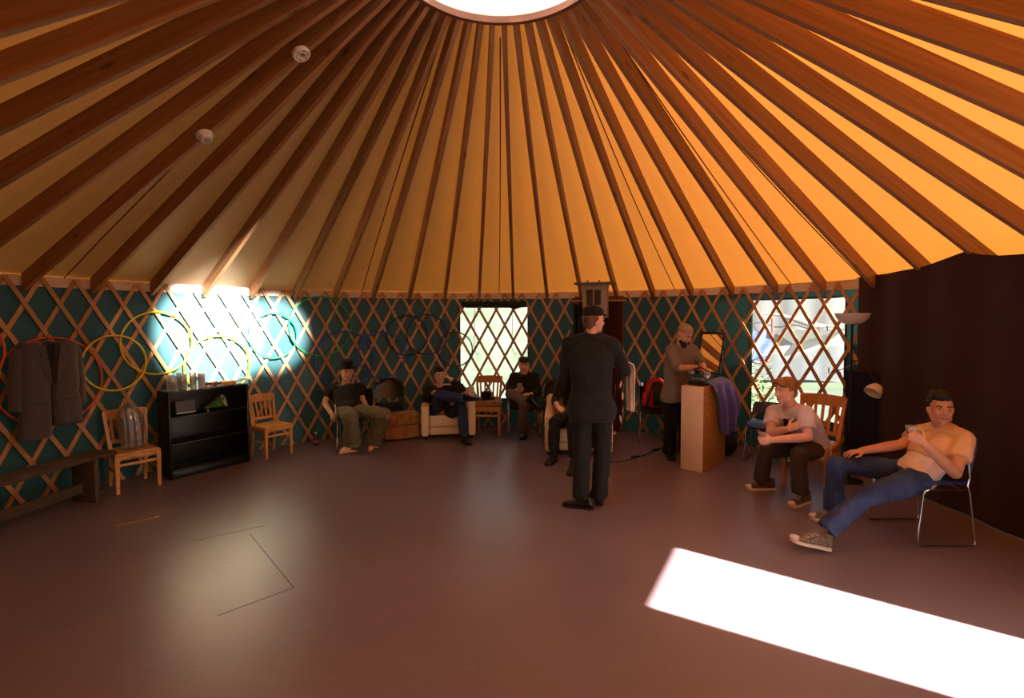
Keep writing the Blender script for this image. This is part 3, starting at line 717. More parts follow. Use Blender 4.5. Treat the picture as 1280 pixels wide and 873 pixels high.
a = MB(T); a.box((0, 0, -.004), (mw - .02, mh - .02, .006), bev=0); obj('glass', a, mat('mirror_glass', (225, 222, 215), .02, 1.0, var=.0), t)
# ================================================================== hoops on the lattice
def plastic(name, c): return mat(name, c, .35, var=.06, spec=.5)
M_or, M_ye, M_gr, M_bl, M_db, M_bk = (plastic('hoop_orange', (222, 84, 34)), plastic('hoop_yellow', (236, 206, 30)), plastic('hoop_green', (24, 168, 98)),
    plastic('hoop_blue', (50, 80, 225)), plastic('hoop_dark_blue', (30, 36, 110)), plastic('hoop_black', (18, 18, 26)))
HOOPS = [((65, 477), 55, M_or, .0, 'orange hoop hanging behind the grey jacket'), ((-58, 441), 52, M_or, .025, 'orange hoop cut off by the left edge of the photo'),
    ((144, 454), 34.5, M_ye, .03, 'yellow hoop above the chair with the bag of cups'), ((197.5, 429), 39, M_ye, .005, 'largest yellow hoop, left of the bright sun spot'),
    ((273, 457), 37, M_ye, .0, 'yellow hoop behind the snacks on the bookcase'), ((342, 420), 28, M_gr, .0, 'smaller green hoop at the right of the sun spot'),
    ((401, 408), 37, M_gr, .028, 'larger green hoop touching the roof edge'), ((431, 450), 35.5, M_bl, .0, 'blue hoop behind the person in the black hat'),
    ((478, 444), 29, M_bl, .028, 'blue hoop between the black hat and the far window'), ((509.5, 419.5), 25, M_db, .0, 'dark blue hoop, left of the two small ones by the window'),
    ((534, 418.5), 25, M_db, .026, 'dark blue hoop, right of the two small ones by the window'), ((569, 437), 21.5, M_bk, .0, 'thin black hoop overlapping the left edge of the far window')]
for (px, py), r, m, off, lb in HOOPS:
    c = onwall(px, py, 4.602 - off); a_ = math.radians(azim(c)); rad = V((math.cos(a_), math.sin(a_), 0)); tn = V((-rad.y, rad.x, 0)); R = r / F * c.y
    mb = MB(); mb.tube([c + (tn * math.cos(2 * PI * k / 64) + V((0, 0, 1)) * math.sin(2 * PI * k / 64)) * R for k in range(64)], .0105, 8, close=True)
    obj('hoop', mb, m, None, loc=c, smooth=180, label=lb, cat='hoop', group='plastic hoops hung on the lattice')

# ================================================================== jacket on a hanger
M_tweed = mat('grey_tweed', (84, 76, 78), .95, var=.3, scale=90, bump=.3, bscale=150, sheen=.3)
M_tweedd = mat('jacket_lining', (28, 22, 26), .8)
jc = onwall(62, 478, 4.49); a_ = math.radians(azim(jc)); rad = V((math.cos(a_), math.sin(a_), 0)); tn = V((rad.y, -rad.x, 0))
if tn.x * 0 + tn.y < 0: tn = -tn
T = Matrix.Translation(jc) @ Matrix((tn, rad, V((0, 0, 1)))).transposed().to_4x4()      # x to the viewer's right, y to the wall
def E(x, y, z, w, d, n=20, p=.75): return [V((x + w * math.copysign(abs(math.cos(2 * PI * k / n)) ** p, math.cos(2 * PI * k / n)), y + d * math.copysign(abs(math.sin(2 * PI * k / n)) ** p, math.sin(2 * PI * k / n)), z)) for k in range(n)]
jt = thing('jacket', jc, 'grey tweed jacket hanging on the lattice at the left, inside an orange hoop', 'jacket')
def jside(sx):
    a = MB(T)                                     # one front with its half of the back
    a.rings([E(sx * .085, 0, .375, .03, .035), E(sx * .125, 0, .355, .07, .05), E(sx * .135, 0, .30, .085, .062), E(sx * .125, 0, .14, .098, .072), E(sx * .115, 0, -.02, .108, .072), E(sx * .115, 0, -.14, .108, .072), E(sx * .122, 0, -.32, .112, .078), E(sx * .128, 0, -.42 + (.03 if sx > 0 else -.06), .112, .08), E(sx * .135, 0, -.45 + (.03 if sx > 0 else -.06), .098, .07)])
    return a
ml = jside(-1); ml2 = jside(1)
obj('front', ml, M_tweed, jt, vox=.008, sm=6, wr=(.006, 7, 1)); obj('front', ml2, M_tweed, jt, vox=.008, sm=6, wr=(.006, 7, 2))
a = MB(T); a.rings([E(0, .03, .36, .07, .02), E(0, .03, .2, .10, .03), E(0, .03, -.2, .08, .03), E(0, .035, -.40, .07, .03)]); obj('back', a, M_tweedd, jt, smooth=80, label='dark inner back')
for sx in (-1, 1):
    a = MB(T); pts = [(sx * .175, .0, .335), (sx * .215, .01, .26), (sx * .235, .02, .05), (sx * .243, .015, -.1), (sx * .248, .01, -.235)]
    a.tube(pts, [.045, .056, .052, .047, .043], 14); a.sph(pts[0], .052, 14, 8); obj('sleeve', a, M_tweed, jt, vox=.008, sm=4, wr=(.006, 9, 3 + sx))
    a = MB(T); a.prism([(sx * .06, .365), (sx * .105, .31), (sx * .085, .25), (sx * .118, .235), (sx * .02, -.03), (sx * .025, .12)] if sx < 0 else [(sx * .02, -.03), (sx * .118, .235), (sx * .085, .25), (sx * .105, .31), (sx * .06, .365), (sx * .025, .12)], .006, Matrix.Translation((0, -.073, 0)) @ Matrix.Rotation(PI / 2, 4, 'X'))
    obj('lapel', a, M_tweed, jt, smooth=0)
    a = MB(T); a.box((sx * .13, -.083, -.16), (.11, .012, .03)); obj('pocket_flap', a, M_tweed, jt)
a = MB(T); a.tube([(-.15, .0, .335), (0, .0, .385), (.15, .0, .335)], .011, 8); a.tube([(0, 0, .385), (0, 0, .43), (.02, .01, .455), (.045, .02, .44)], .004, 6); obj('hanger', a, mat('hanger_wood', (96, 68, 48), .5), jt, smooth=60)

# ================================================================== things on and in the bookcase
M_cup = clear_mat('clear_cup', (.98, .99, 1), .1, .12, .34)
M_slv = clear_mat('cup_sleeve_plastic', (.97, .97, .99), .5, .14, .12)
M_cupc = clear_mat('drinking_cup', (.95, .96, .97), .3, .08, .24)
M_bag = clear_mat('clear_bag', (.97, .97, .98), .12, .16, .05)
M_cupw = mat('white_paper', (224, 226, 236), .6, var=.05)
def Bk(x, y, z): return BK @ V((x, y, z))
def cup_stack(x, y, n, h, lean, label, m):
    t = thing('cup_stack', Bk(x, y, BH), label, 'cups', 'stacked drinking cups on the bookcase'); 
    for k in range(n):
        c = V((x, y, BH + .001 + (h - .1) * k / max(1, n - 1)))
        a = MB(BK); a.lathe([(.027, .0), (.029, .002), (.037, .096), (.039, .098), (.0375, .1), (.0345, .096), (.0265, .006)], c, n=20); obj('cup', a, m, t, smooth=50)
for i, (x, y, n, h, m, lb) in enumerate([(.07, .06, 2, .165, M_cup, 'stack of clear plastic cups at the front left corner of the bookcase'), (.085, .17, 2, .17, M_cup, 'stack of clear plastic cups behind the front left stack'),
        (.175, .07, 3, .18, M_cup, 'stack of clear plastic cups second along the bookcase front'), (.19, .18, 3, .185, M_cup, 'stack of clear plastic cups at the back, second along the bookcase'),
        (.275, .08, 3, .185, M_cup, 'stack of clear plastic cups third along the bookcase front'), (.365, .09, 6, .17, M_cupw, 'stack of white cups at the right of the clear stacks')]): cup_stack(x, y, n, h, 0, lb, m)
t = thing('snack_tray', Bk(.55, .13, BH), 'flat tray of assorted snacks on the middle of the bookcase top', 'tray')
a = MB(BK); a.box((.55, .13, BH + .008), (.28, .2, .014), bev=.005); obj('tray', a, mat('tray_grey', (150, 142, 160), .4), t)
random.seed(11)
SN = [(150, 60, 36), (200, 150, 60), (70, 40, 110), (220, 190, 130), (120, 70, 40), (190, 90, 50), (235, 205, 110)]
for k in range(16):
    x, y = .43 + .24 * random.random(), .05 + .16 * random.random()
    a = MB(BK); a.sph((x, y, BH + .034), (.019 + .008 * random.random(), .017, .02), 10, 7); obj('snack', a, mat('snack_colour', SN[k % 7], .5), None, loc=Bk(x, y, BH + .015), label='small colourful snack piece on the tray on the bookcase', cat='snack', group='snack pieces on the bookcase')
a = MB(BK); a.box((.66, .07, BH + .03), (.13, .09, .05), Matrix.Rotation(.3, 3, 'Z'), bev=.02, seg=3); obj('snack_bag', a, mat('snack_bag_yellow', (236, 190, 110), .4, bump=.5, bscale=30), None, loc=Bk(.66, .07, BH), label='yellow snack bag beside the tray on the bookcase', cat='bag')
g = [[BK @ V((.70 + .20 * u / 8 + .01 * v, .03 + .16 * v / 6, BH + .028 + .045 * math.sin(u * .5) * math.sin(.4 + v * .5) + .006 * math.sin(u * 2.3 + v) + .02 * u / 8)) for u in range(9)] for v in range(7)]
a = MB(); a.sheet(g, .004); obj('paper_bag', a, M_cupw, None, loc=Bk(.8, .1, BH), smooth=80, label='crumpled white paper bag at the right end of the bookcase', cat='paper bag')
a = MB(BK); a.box((.205, .13, .755), (.20, .045, .13), Matrix.Rotation(-.16, 3, 'X') @ Matrix.Rotation(.05, 3, 'Z'), bev=.006)
t = obj('radio', a, mat('radio_grey', (92, 90, 100), .5), None, loc=Bk(.205, .13, .67), label='small grey box on the upper shelf of the bookcase', cat='box')
a = MB(BK); a.box((.205, .10, .69), (.20, .012, .012), Matrix.Rotation(.05, 3, 'Z')); obj('edge_strip', a, M_cupw, t, label='pale lower edge strip')
bo0 = Bk(.42, .16, .70); bo1 = Bk(.585, .05, .775); ax = (bo1 - bo0).normalized(); R_ = ax.to_track_quat('Z', 'Y').to_matrix()
t = thing('bouquet', Bk(.5, .1, .67), 'cone of green wrapping paper with dried flowers lying on the upper shelf', 'bouquet')
LB = (bo1 - bo0).length
a = MB()
rs = []
for i in range(9):
    v = i / 8; rr_ = .012 + .062 * v ** 1.1
    rs.append([bo0 + R_ @ V(((rr_ * (1 + .10 * v * math.sin(5 * 2 * PI * k / 30))) * math.cos(2 * PI * k / 30), (rr_ * (1 + .10 * v * math.sin(5 * 2 * PI * k / 30 + 1))) * math.sin(2 * PI * k / 30), LB * v + .02 * v * math.sin(3 * 2 * PI * k / 30))) for k in range(30)])
for i in range(5, -1, -1):
    v = .4 + .6 * i / 5; rr_ = (.012 + .062 * v ** 1.1) * .93
    rs.append([bo0 + R_ @ V((rr_ * math.cos(2 * PI * k / 30), rr_ * math.sin(2 * PI * k / 30), LB * v + .02 * v * v * math.sin(3 * 2 * PI * k / 30))) for k in range(30)])
a.rings(rs); obj('wrapper', a, mat('green_wrap', (96, 160, 92), .3, var=.2, col2=(60, 110, 62), scale=12), t, smooth=50)
a = MB(); a.lathe([(.071, LB * .965), (.079, LB * 1.005), (.074, LB * 1.02)], bo0, R_, 30); obj('rim', a, mat('wrap_rim', (206, 226, 196), .5), t, smooth=80, label='pale paper rim')
a = MB()
for k in range(14):
    q = bo0 + R_ @ V((.045 * math.cos(k * 2.4) * math.sqrt(k / 14), .045 * math.sin(k * 2.4) * math.sqrt(k / 14), LB * .93)); a.sph(q, .016, 8, 6)
obj('flower_heads', a, mat('dried_flowers', (132, 92, 52), .9, var=.3, scale=60), t, vox=.006)
a = MB(BK); a.lathe([(.006, 0), (.009, .004), (.009, .02), (.004, .028)], (.405, .05, .67), n=10); obj('bottle_stopper', a, M_cupw, None, loc=Bk(.405, .05, .67), label='tiny pale stopper beside the tip of the green paper cone', cat='stopper')

# ================================================================== clear sack of cup sleeves on the left chair
cp, cf = jug_chair; T = frame_of(cp, cf, .90); zc = .442
t = thing('cup_sack', T @ V((-.02, -.03, zc)), 'clear plastic sack of stacked cups standing on the left oak chair', 'sack')
for k, (x, y, h, ln_) in enumerate([(-.065, .0, .44, .03), (.01, .03, .50, .03), (.06, -.015, .46, .02), (-.005, -.055, .48, .02)]):
    a = MB(T); pr = []
    for i in range(25):
        v = i / 24; pr.append((.036 + (.004 if i % 2 else 0), .004 + (h - .03) * v))
    pr = [(.03, .002)] + pr + [(.02, h - .02)]
    a.rings([[V((x + ln_ * (z / h) ** 2 + r * math.cos(2 * PI * j / 16), y + r * math.sin(2 * PI * j / 16), zc + z)) for j in range(16)] for r, z in pr]); obj('cup_sleeve', a, M_slv, t, smooth=50)
a = MB(T); rs = []
for i in range(15):
    v = i / 14; R1 = [.112, .122, .125, .125, .125, .125, .124, .123, .121, .118, .112, .098, .07, .03, .05][i]
    rs.append([V((-.012 + .05 * v * v + R1 * 1.0 * math.cos(2 * PI * j / 40) * (1 + .035 * math.sin(7 * 2 * PI * j / 40 + v * 3)), -.015 + R1 * .92 * math.sin(2 * PI * j / 40) * (1 + .04 * math.sin(9 * 2 * PI * j / 40 - v * 4)), zc + .003 + .56 * v)) for j in range(40)])
a.rings(rs); obj('film', a, M_bag, t, smooth=80, label='crinkled clear plastic film')

# ================================================================== hat on the window chair and its cushion
T = frame_of(win_chair, (-.05, -1), .97)
a = MB(T); b = bmesh.new(); bmesh.ops.create_cube(b, size=1); bmesh.ops.subdivide_edges(b, edges=b.edges, cuts=6, use_grid_fill=True)
for v in b.verts: v.co.z *= 1 - ((2 * abs(v.co.x)) ** 4 + (2 * abs(v.co.y)) ** 4) * .25
bmesh.ops.scale(b, vec=(.42, .40, .085), verts=b.verts); bmesh.ops.translate(b, vec=(0, .01, .494), verts=b.verts); a.bm(b)
obj('cushion', a, M_brownc, None, loc=T @ V((0, 0, .452)), smooth=80, label='brown cushion on the oak chair before the far window', cat='cushion')
M_felt = mat('black_felt', (15, 13, 14), .95, var=.2, scale=20, sheen=.04)
def hat(name, c, up, fwd, r, h, brim, m, label=None, parent=None, cat=None):
    up = V(up).normalized(); f = V(fwd); f = (f - up * f.dot(up)).normalized(); s = f.cross(up); R_ = Matrix((s, f, up)).transposed()
    prof = [(r * 1.0, .0), (r + brim, .004), (r + brim + .006, .012), (r + brim, .016), (r * 1.02, .014), (r * .99, h * .35), (r * .97, h * .7), (r * .86, h * .93), (r * .6, h), (r * .3, h * .97), (.001, h * .95)]
    a = MB(); n = 32
    a.rings([[V(c) + R_ @ V((q * .92 * math.cos(2 * PI * j / n), q * 1.08 * math.sin(2 * PI * j / n), z + (.012 * math.cos(4 * PI * j / n) * -1 if q > r * 1.05 else 0) + .012)) for j in range(n)] for q, z in prof])
    return obj(name, a, m, parent, loc=None if parent else V(c), smooth=80, label=label, cat=cat)
hat('hat', T @ V((.02, .03, .532)), (0, 0, 1), (0, -1, 0), .085, .11, .05, M_felt, 'black felt hat lying on the cushion of the window chair', None, 'hat')

# ================================================================== bottle, sticks, cable, detectors
p = onfloor(395, 556.5)
t = thing('bottle', p, 'small dark red bottle with pale cap on the floor left of the barefoot person', 'bottle')
a = MB(); a.lathe([(.001, 0), (.032, 0), (.034, .01), (.034, .085), (.026, .11), (.012, .135), (.011, .155)], p, n=20); obj('body', a, mat('bottle_red', (92, 34, 42), .2, spec=.6), t, smooth=60)
a = MB(); a.lathe([(.014, .152), (.014, .175), (.010, .18), (.001, .18)], p, n=16); obj('cap', a, M_cupw, t)
a = MB(); a.lathe([(.0348, .03), (.0348, .075)], p, n=20, cap=False); obj('label_band', a, mat('bottle_label', (150, 80, 96), .6), t, smooth=60)
a = MB(); a.tube([onfloor(145, 658, .004), onfloor(172, 652, .005), onfloor(198, 646, .004)], .006, 6); obj('straw', a, mat('straw_pale', (168, 132, 104), .7), None, loc=onfloor(172, 652), label='long pale straw lying on the floor at the left', cat='straw')
a = MB(); a.tube([onfloor(173, 652.5, .012), onfloor(182, 644, .011)], .004, 6); obj('straw', a, mat('straw_short', (160, 126, 100), .7), None, loc=onfloor(177, 648), label='short pale straw lying across the long one', cat='straw')
cpts = [onfloor(x, y, .008) for x, y in ((762, 578), (772, 577.5), (783, 575.5), (794, 572), (806, 569), (820, 563), (832, 556), (840, 548))]
t = thing('power_cord', cpts[3], 'thin dark cord with a plug block on the floor before the red rucksack', 'cord')
a = MB(); a.tube(cpts, .006, 6); obj('cord', a, M_blackv, t, smooth=80)
for i in (3, 5):
    a = MB(); a.beam(cpts[i] - V((.05, .03, -.008)), cpts[i] + V((.05, .03, .008)), .035, .028, bev=.006); obj('plug_block', a, M_blackv, t)
M_white = mat('detector_white', (226, 218, 214), .45, var=.03)
def oncone(px, py, dz=-.03):
    d = ray(px, py); best = None
    for i in range(2000):
        tt = .5 + i * .004; p = V((0, 0, EYE)) + d * tt; r = (p - V((CX, CY, p.z))).length
        if p.z >= RB(r) + dz: return p
def detector(px, py, kind, label):
    p = oncone(px, py); a_ = math.radians(azim(p)); rad = V((math.cos(a_), math.sin(a_), 0)); dn_ = (rad * -.45 + V((0, 0, -.893))).normalized(); R_ = dn_.to_track_quat('Z', 'Y').to_matrix()
    t = thing('smoke_detector', p, label, 'smoke detector', 'smoke detectors on the roof')
    if kind:
        a = MB(); a.lathe([(.058, -.03), (.060, -.012), (.050, -.004), (.046, .012), (.040, .024), (.001, .026)], p, R_, 32); obj('base', a, M_white, t)
        a = MB(); a.lathe([(.026, .0262), (.024, .032), (.001, .033)], p + R_ @ V((.008, .004, 0)), R_, 24); obj('sensor_cap', a, mat('detector_grey', (176, 172, 172), .5), t)
    else:
        a = MB(); n = 40; pr = [(.060, -.02), (.061, .004), (.055, .011), (.044, .006), (.034, .006), (.026, .012), (.020, .008), (.019, -.02)]
        a.lathe(pr, p, R_, n, cap=False); a.f += [((len(pr) - 1) * n + j, (len(pr) - 1) * n + (j + 1) % n, (j + 1) % n, j) for j in range(n)]; obj('mounting_ring', a, M_white, t)
        for k in range(6):
            x = 2 * PI * k / 6; a = MB(); a.box(p + R_ @ V((.039 * math.cos(x), .039 * math.sin(x), .009)), (.016, .004, .006), R_ @ Matrix.Rotation(x + PI / 2, 3, 'Z')); obj('clip', a, mat('clip_grey', (120, 116, 120), .6), t)
detector(377, 68.5, 0, 'open white ring of a detector base high on the left rafters')
detector(257, 172, 1, 'closed white smoke detector with grey cap, the lower one on the left rafters')

# ================================================================== rucksack on its chair
T = frame_of(bag_chair, (-.2, -1), .98); M_red = mat('red_nylon', (172, 26, 30), .55, var=.15, scale=10, bump=.2, bscale=30); M_gnyl = mat('black_nylon', (30, 26, 28), .6, var=.2)
t = thing('rucksack', T @ V((0, -.05, .47)), 'red and black rucksack standing on a chair beside the bearded person', 'rucksack')
def RE(y, z, w, d, n=24): return [V((w * math.copysign(abs(math.cos(2 * PI * k / n)) ** .7, math.cos(2 * PI * k / n)), y + d * math.copysign(abs(math.sin(2 * PI * k / n)) ** .7, math.sin(2 * PI * k / n)), z)) for k in range(n)]
a = MB(T); a.rings([RE(-.05, .468, .12, .08), RE(-.05, .50, .165, .11), RE(-.055, .62, .175, .115), RE(-.07, .76, .155, .10), RE(-.085, .86, .11, .075), RE(-.09, .895, .05, .04)]); obj('bag', a, M_red, t, vox=.01, sm=3, wr=(.008, 8, 5))
a = MB(T); a.rings([RE(.055, .52, .05, .03, 16), RE(.068, .60, .06, .035, 16), RE(.05, .74, .05, .035, 16), RE(.0, .85, .04, .03, 16)]); obj('front_pocket', a, M_gnyl, t, smooth=80, label='black front panel')
for sx in (-1, 1):
    a = MB(T); a.tube([(sx * .05, .04, .84), (sx * .09, .075, .72), (sx * .12, .08, .60), (sx * .14, .06, .50)], .014, 8); obj('strap', a, M_gnyl, t, smooth=80)
    a = MB(T); a.rings([RE(.0, .50, .035, .06, 14), RE(.0, .58, .04, .07, 14), RE(-.01, .68, .03, .06, 14)]); 
    a.v = [v + (T.to_3x3() @ V((sx * .165, 0, 0))) for v in a.v]; obj('side_pocket', a, M_red, t, smooth=80)

# ================================================================== gear on the plinth and the purple cloth
def Pl(x, y, z): return PL @ V((x, y, z))
M_kit = mat('gear_black', (22, 20, 24), .4, var=.2); M_silver = mat('gear_silver', (190, 190, 198), .25, .9)
a = MB(PL); a.box((.135, .20, PH + .03), (.20, .26, .05), bev=.01)
t = obj('mixer', a, M_kit, None, loc=Pl(.13, .2, PH), label='low black sound mixer on top of the tall plinth', cat='mixer')
for k in range(3):
    for j in range(2):
        a = MB(PL); a.lathe([(.012, 0), (.011, .02), (.001, .021)], Pl(.07 + .06 * k, .14 + .08 * j, PH + .055) if False else V((.07 + .06 * k, .14 + .08 * j, PH + .055)), n=12); obj('knob', a, M_silver, t)
hc = V((.13, .17, PH + .135)); t = thing('headphones', PL @ (hc - V((0, 0, .06))), 'black headphones with silver cups on the mixer, under the bearded person\'s hands', 'headphones')
a = MB(PL); a.tube([hc + V((.085 * math.cos(PI * k / 14), .01, .055 * math.sin(PI * k / 14))) for k in range(15)], .009, 8); obj('headband', a, M_kit, t, smooth=80)
for sx in (-1, 1):
    a = MB(PL); a.lathe([(.001, -.016), (.034, -.016), (.038, 0), (.034, .014), (.001, .018)], hc + V((sx * .09, 0, -.015)), Matrix.Rotation(PI / 2, 3, 'X') @ Matrix.Rotation(.4 * sx, 3, 'Y'), 24); obj('ear_cup', a, M_silver, t, smooth=50, label='silver ear cup')
for i, (pts, lb) in enumerate([([(.03, .02, PH + .006), (-.012, .0, PH - .0), (-.02, .1, PH + .06), (.05, .2, PH + .07)], 'black wire looping over the left rim of the plinth'), ([(.2, .03, PH + .006), (.15, -.008, PH + .03), (.09, .02, PH + .012), (.05, .05, PH + .03)], 'black wire looping over the front rim of the plinth')]):
    a = MB(PL); cs = [V(p) for p in pts]; sm_ = []
    for k in range(len(cs) - 1):
        p0, p1, p2, p3 = cs[max(k - 1, 0)], cs[k], cs[k + 1], cs[min(k + 2, len(cs) - 1)]
        for j in range(6):
            u = j / 6; sm_.append(.5 * ((2 * p1) + (p2 - p0) * u + (2 * p0 - 5 * p1 + 4 * p2 - p3) * u * u + (3 * p1 - p0 - 3 * p2 + p3) * u ** 3))
    a.tube(sm_ + [cs[-1]], .005, 6); obj('wire', a, M_kit, None, loc=PL @ cs[1], smooth=80, label=lb, cat='wire')
# cloth draped over the right rim: falls outside the chipboard side
M_purp = mat('purple_cloth', (84, 76, 172), .75, var=.22, scale=6, sheen=.3, bump=.2, bscale=25)
g = []
for i in range(30):
    v = i / 29; row = []
    for j in range(25):
        u = j / 24                                   # along the side, front to back
        drop_ = max(0, v - .18) / .82
        lowest = .30 + .38 * (1 - abs(2 * u - 1.0) ** 1.5) + .05 * math.sin(u * 9)
        fold = .022 * math.sin(u * 17 + v * 2) * min(1, drop_ * 3)
        if v < .18: x = wp - .10 + (.10 + .018) * (v / .18); z = PH + .012 + .055 * (1 - abs(v / .09 - 1) * .3) * (.4 + .6 * u) * (1 - .8 * v / .18)
        else: x = wp + .028 + fold + .09 * math.sin(min(1, drop_ * 1.4) * PI / 2) * (.25 + .75 * u); z = PH + .02 - lowest * drop_
        yy = .15 + .52 * u + .16 * drop_ * (1 - u) + .10 * (u - .35) * drop_ * (1.1 if u > .3 else .2)
        row.append(PL @ V((x, yy, z)))
    g.append(row)
a = MB(); a.sheet(g, .005); obj('purple_cloth', a, M_purp, None, loc=Pl(wp, .25, PH), smooth=120, label='purple cloth draped over the chipboard side of the tall plinth', cat='cloth')
# dark coat heaped between plinth and blue chair
c = V((2.68, 6.02, 0)); a = MB()
for (dx, dy, z, rx, ry, rz) in ((0, 0, .16, .14, .14, .16), (.03, .02, .36, .12, .12, .16), (.02, .05, .52, .09, .09, .10), (-.07, -.03, .10, .10, .10, .09)): a.sph(c + V((dx, dy, z)), (rx, ry, rz), 16, 10)
obj('bag', a, M_gnyl, None, loc=c, vox=.012, sm=4, wr=(.012, 7, 9), label='slumped black bag on the floor behind the tall plinth', cat='bag')
# flap and cords at the far window, pegs at the right window
mb = MB(); st = [86.3 + 12.8 * k / 16 for k in range(17)]
mb.sheet([[pol(x, 4.605 - .02 * math.sin(v * PI), 1.99 - v * (.075 + .05 * max(0, 1 - abs(x - 88.6) / 1.6))) for x in st] for v in [k / 6 for k in range(7)]], .01)
fp = obj('window_flap', mb, mat('flap_green', (30, 40, 32), .9, var=.2), None, loc=pol(92, 4.605, 1.9), smooth=80, label='dark rolled cloth flap over the top of the far window', cat='flap')
for px in (593, 640):
    mb = MB(); mb.tube([onwall(px + dx, y, 4.60) for dx, y in ((0, 382), (.5, 410), (-.5, 434), (2, 441), (4, 444), (6, 441))], .004, 6); obj('tie_cord', mb, mat('cord_grey', (120, 124, 112), .8), fp, smooth=80)
for i, (px, py) in enumerate(((1024, 411), (1034, 410), (1036, 463), (1044, 464), (1050, 469))):
    p = onwall(px, py, 4.60); mb = MB(); mb.box(p, (.012, .01, .07), Matrix.Rotation(.1 * (i - 2), 3, 'Y'))
    obj('clothes_peg', mb, mat('peg_wood', (150, 92, 52), .7), None, loc=p, label='wooden peg clipped to the right window lattice, %s from the left' % ORD[i], cat='peg', group='pegs on the right window')
mb = MB(); ps = [(1040, 466), (1052, 462), (1066, 456), (1080, 449), (1088, 444)]
mb.tube([onwall(x, y, 4.60) for x, y in ps], .005, 6); obj('string', mb, mat('string_pale', (170, 130, 90), .8), None, loc=onwall(1066, 456, 4.6), smooth=80, label='pale string tied across the lattice beside the floor lamp', cat='string')
mb = MB(); ps = [(920, 394), (930, 400), (940, 406), (946, 413), (951, 418)]
mb.tube([onwall(x, y, 4.60) for x, y in ps], .003, 6); obj('string', mb, mat('string_white', (190, 180, 170), .8), None, loc=onwall(930, 400, 4.6), smooth=80, label='thin white string on the lattice right of the mirror', cat='string')
# ================================================================== outside
def grass_mat(name, c1, c2):
    m = mat(name, c1, .9, col2=c2, scale=1.3, bump=.6, bscale=24); return m
M_grass = grass_mat('meadow_grass', (76, 88, 68), (58, 74, 48))
mb = MB(); N = 40
def gh(x, y):
    h = -.35; 
    b = max(0, (y - 11 - .25 * max(0, x - 1.5) * 4) / 14); return h + 6.5 * min(1.6, b) ** 1.3 + .12 * noise.noise(V((x * .3, y * .3, 0)))
mb.sheet([[V((x, y, gh(x, y))) for x in [-22 + 52 * i / N for i in range(N + 1)]] for y in [7.2 + 38 * j / N for j in range(N + 1)]])
mb2 = MB(); mb2.add([V((-60, -50, -.40)), V((60, -50, -.40)), V((60, 60, -.40)), V((-60, 60, -.40))], [(0, 1, 2, 3)])
obj('ground', mb2, M_grass, kind='structure', label='sunlit grass outside the tent', cat='ground')
obj('hillside', mb, grass_mat('hill_grass', (88, 94, 86), (66, 76, 62)), kind='structure', smooth=90, label='sunlit grassy slope outside the far window', cat='hillside')
# white canopy with awning, seen through the right window
M_can = fabric_mat('canopy_white', (.10, .10, .10, 1), (.1, .1, .1, 1), .4, 1, .05)
M_cang = fabric_mat('canopy_grey', (.022, .024, .022, 1), (.01, .01, .01, 1), .15, 2, .1)
ct = thing('canopy', at(1000, 440, 15.5), 'big white tent with grey awning outside the right window', 'tent')
A_, B_ = at(938, 417, 15.5), at(1062, 411, 15.0); Cc, Dd = at(1062, 340, 19.5), at(938, 345, 20.5)
g = [[A_.lerp(B_, u / 16).lerp(Dd.lerp(Cc, u / 16), v / 10) + V((0, 0, -.25 * math.sin(PI * v / 10) + .06 * math.sin(u * 1.1))) for u in range(17)] for v in range(11)]
mb = MB(); mb.sheet(g, .02); obj('roof', mb, M_can, ct, smooth=80)
g = [[at(944 + (1058 - 944) * u / 12, 415 + (475 - 415) * v / 6, 15.7 + .03 * math.sin(u * 1.7)) for u in range(13)] for v in range(7)]
mb = MB(); mb.sheet(g, .02); obj('side_wall', mb, mat('tent_wall', (68, 71, 76), .8, var=.06), ct, smooth=80)
tri = [at(966, 414.5, 13.9), at(1056, 411.5, 13.9), at(1037, 426, 13.3), at(977, 448, 13.2), at(992, 430, 13.5)]
mb = MB(); mb.add([p + V((0, .0, 0)) for p in tri] + [p + V((0, .03, .01)) for p in tri], [(0, 1, 2, 3, 4), (9, 8, 7, 6, 5)] + [(i, (i + 1) % 5, (i + 1) % 5 + 5, i + 5) for i in range(5)]); obj('awning', mb, M_cang, ct, smooth=0, label='grey awning flap')
mb = MB(); mb.tube([at(952, 392, 16), at(975, 394, 16), at(1000, 402, 15.6), at(1020, 408, 15.4), at(1045, 409, 15.3)], [.03, .05, .09, .10, .03], 8); obj('shadow_wing', mb, mat('shadow_wing_grey', (150, 146, 138), .8), ct, smooth=80)  # grey tube stands in for a wing-shaped shadow on the white canvas
bt = thing('small_tent', at(952, 440, 13.5), 'small blue tent with a red pole outside the right window', 'tent')
a0, a1, a2, a3 = at(941, 414, 13.6), at(966, 414, 13.6), at(963, 449, 13.3), at(941, 452, 13.3)
g = [[a0.lerp(a1, u / 8).lerp(a3.lerp(a2, u / 8), v / 8) + V((0, .05 * math.sin(u + v), 0)) for u in range(9)] for v in range(9)]
mb = MB(); mb.sheet(g, .02); obj('cloth', mb, mat('tent_blue', (48, 66, 120), .8, col2=(26, 44, 110), scale=2.2), bt, smooth=80)
mb = MB(); mb.tube([at(965.5, 398, 13.5), at(965.5, 424, 13.5)], .035, 8); obj('pole', mb, mat('tent_red', (150, 40, 40), .6), bt, smooth=80)
mb = MB(); mb.tube([a3, a3.lerp(a2, .5) - V((0, 0, .08)), a2], .05, 8); obj('hem', mb, mat('tent_pink', (120, 60, 62), .7), bt, smooth=80)
random.seed(5)
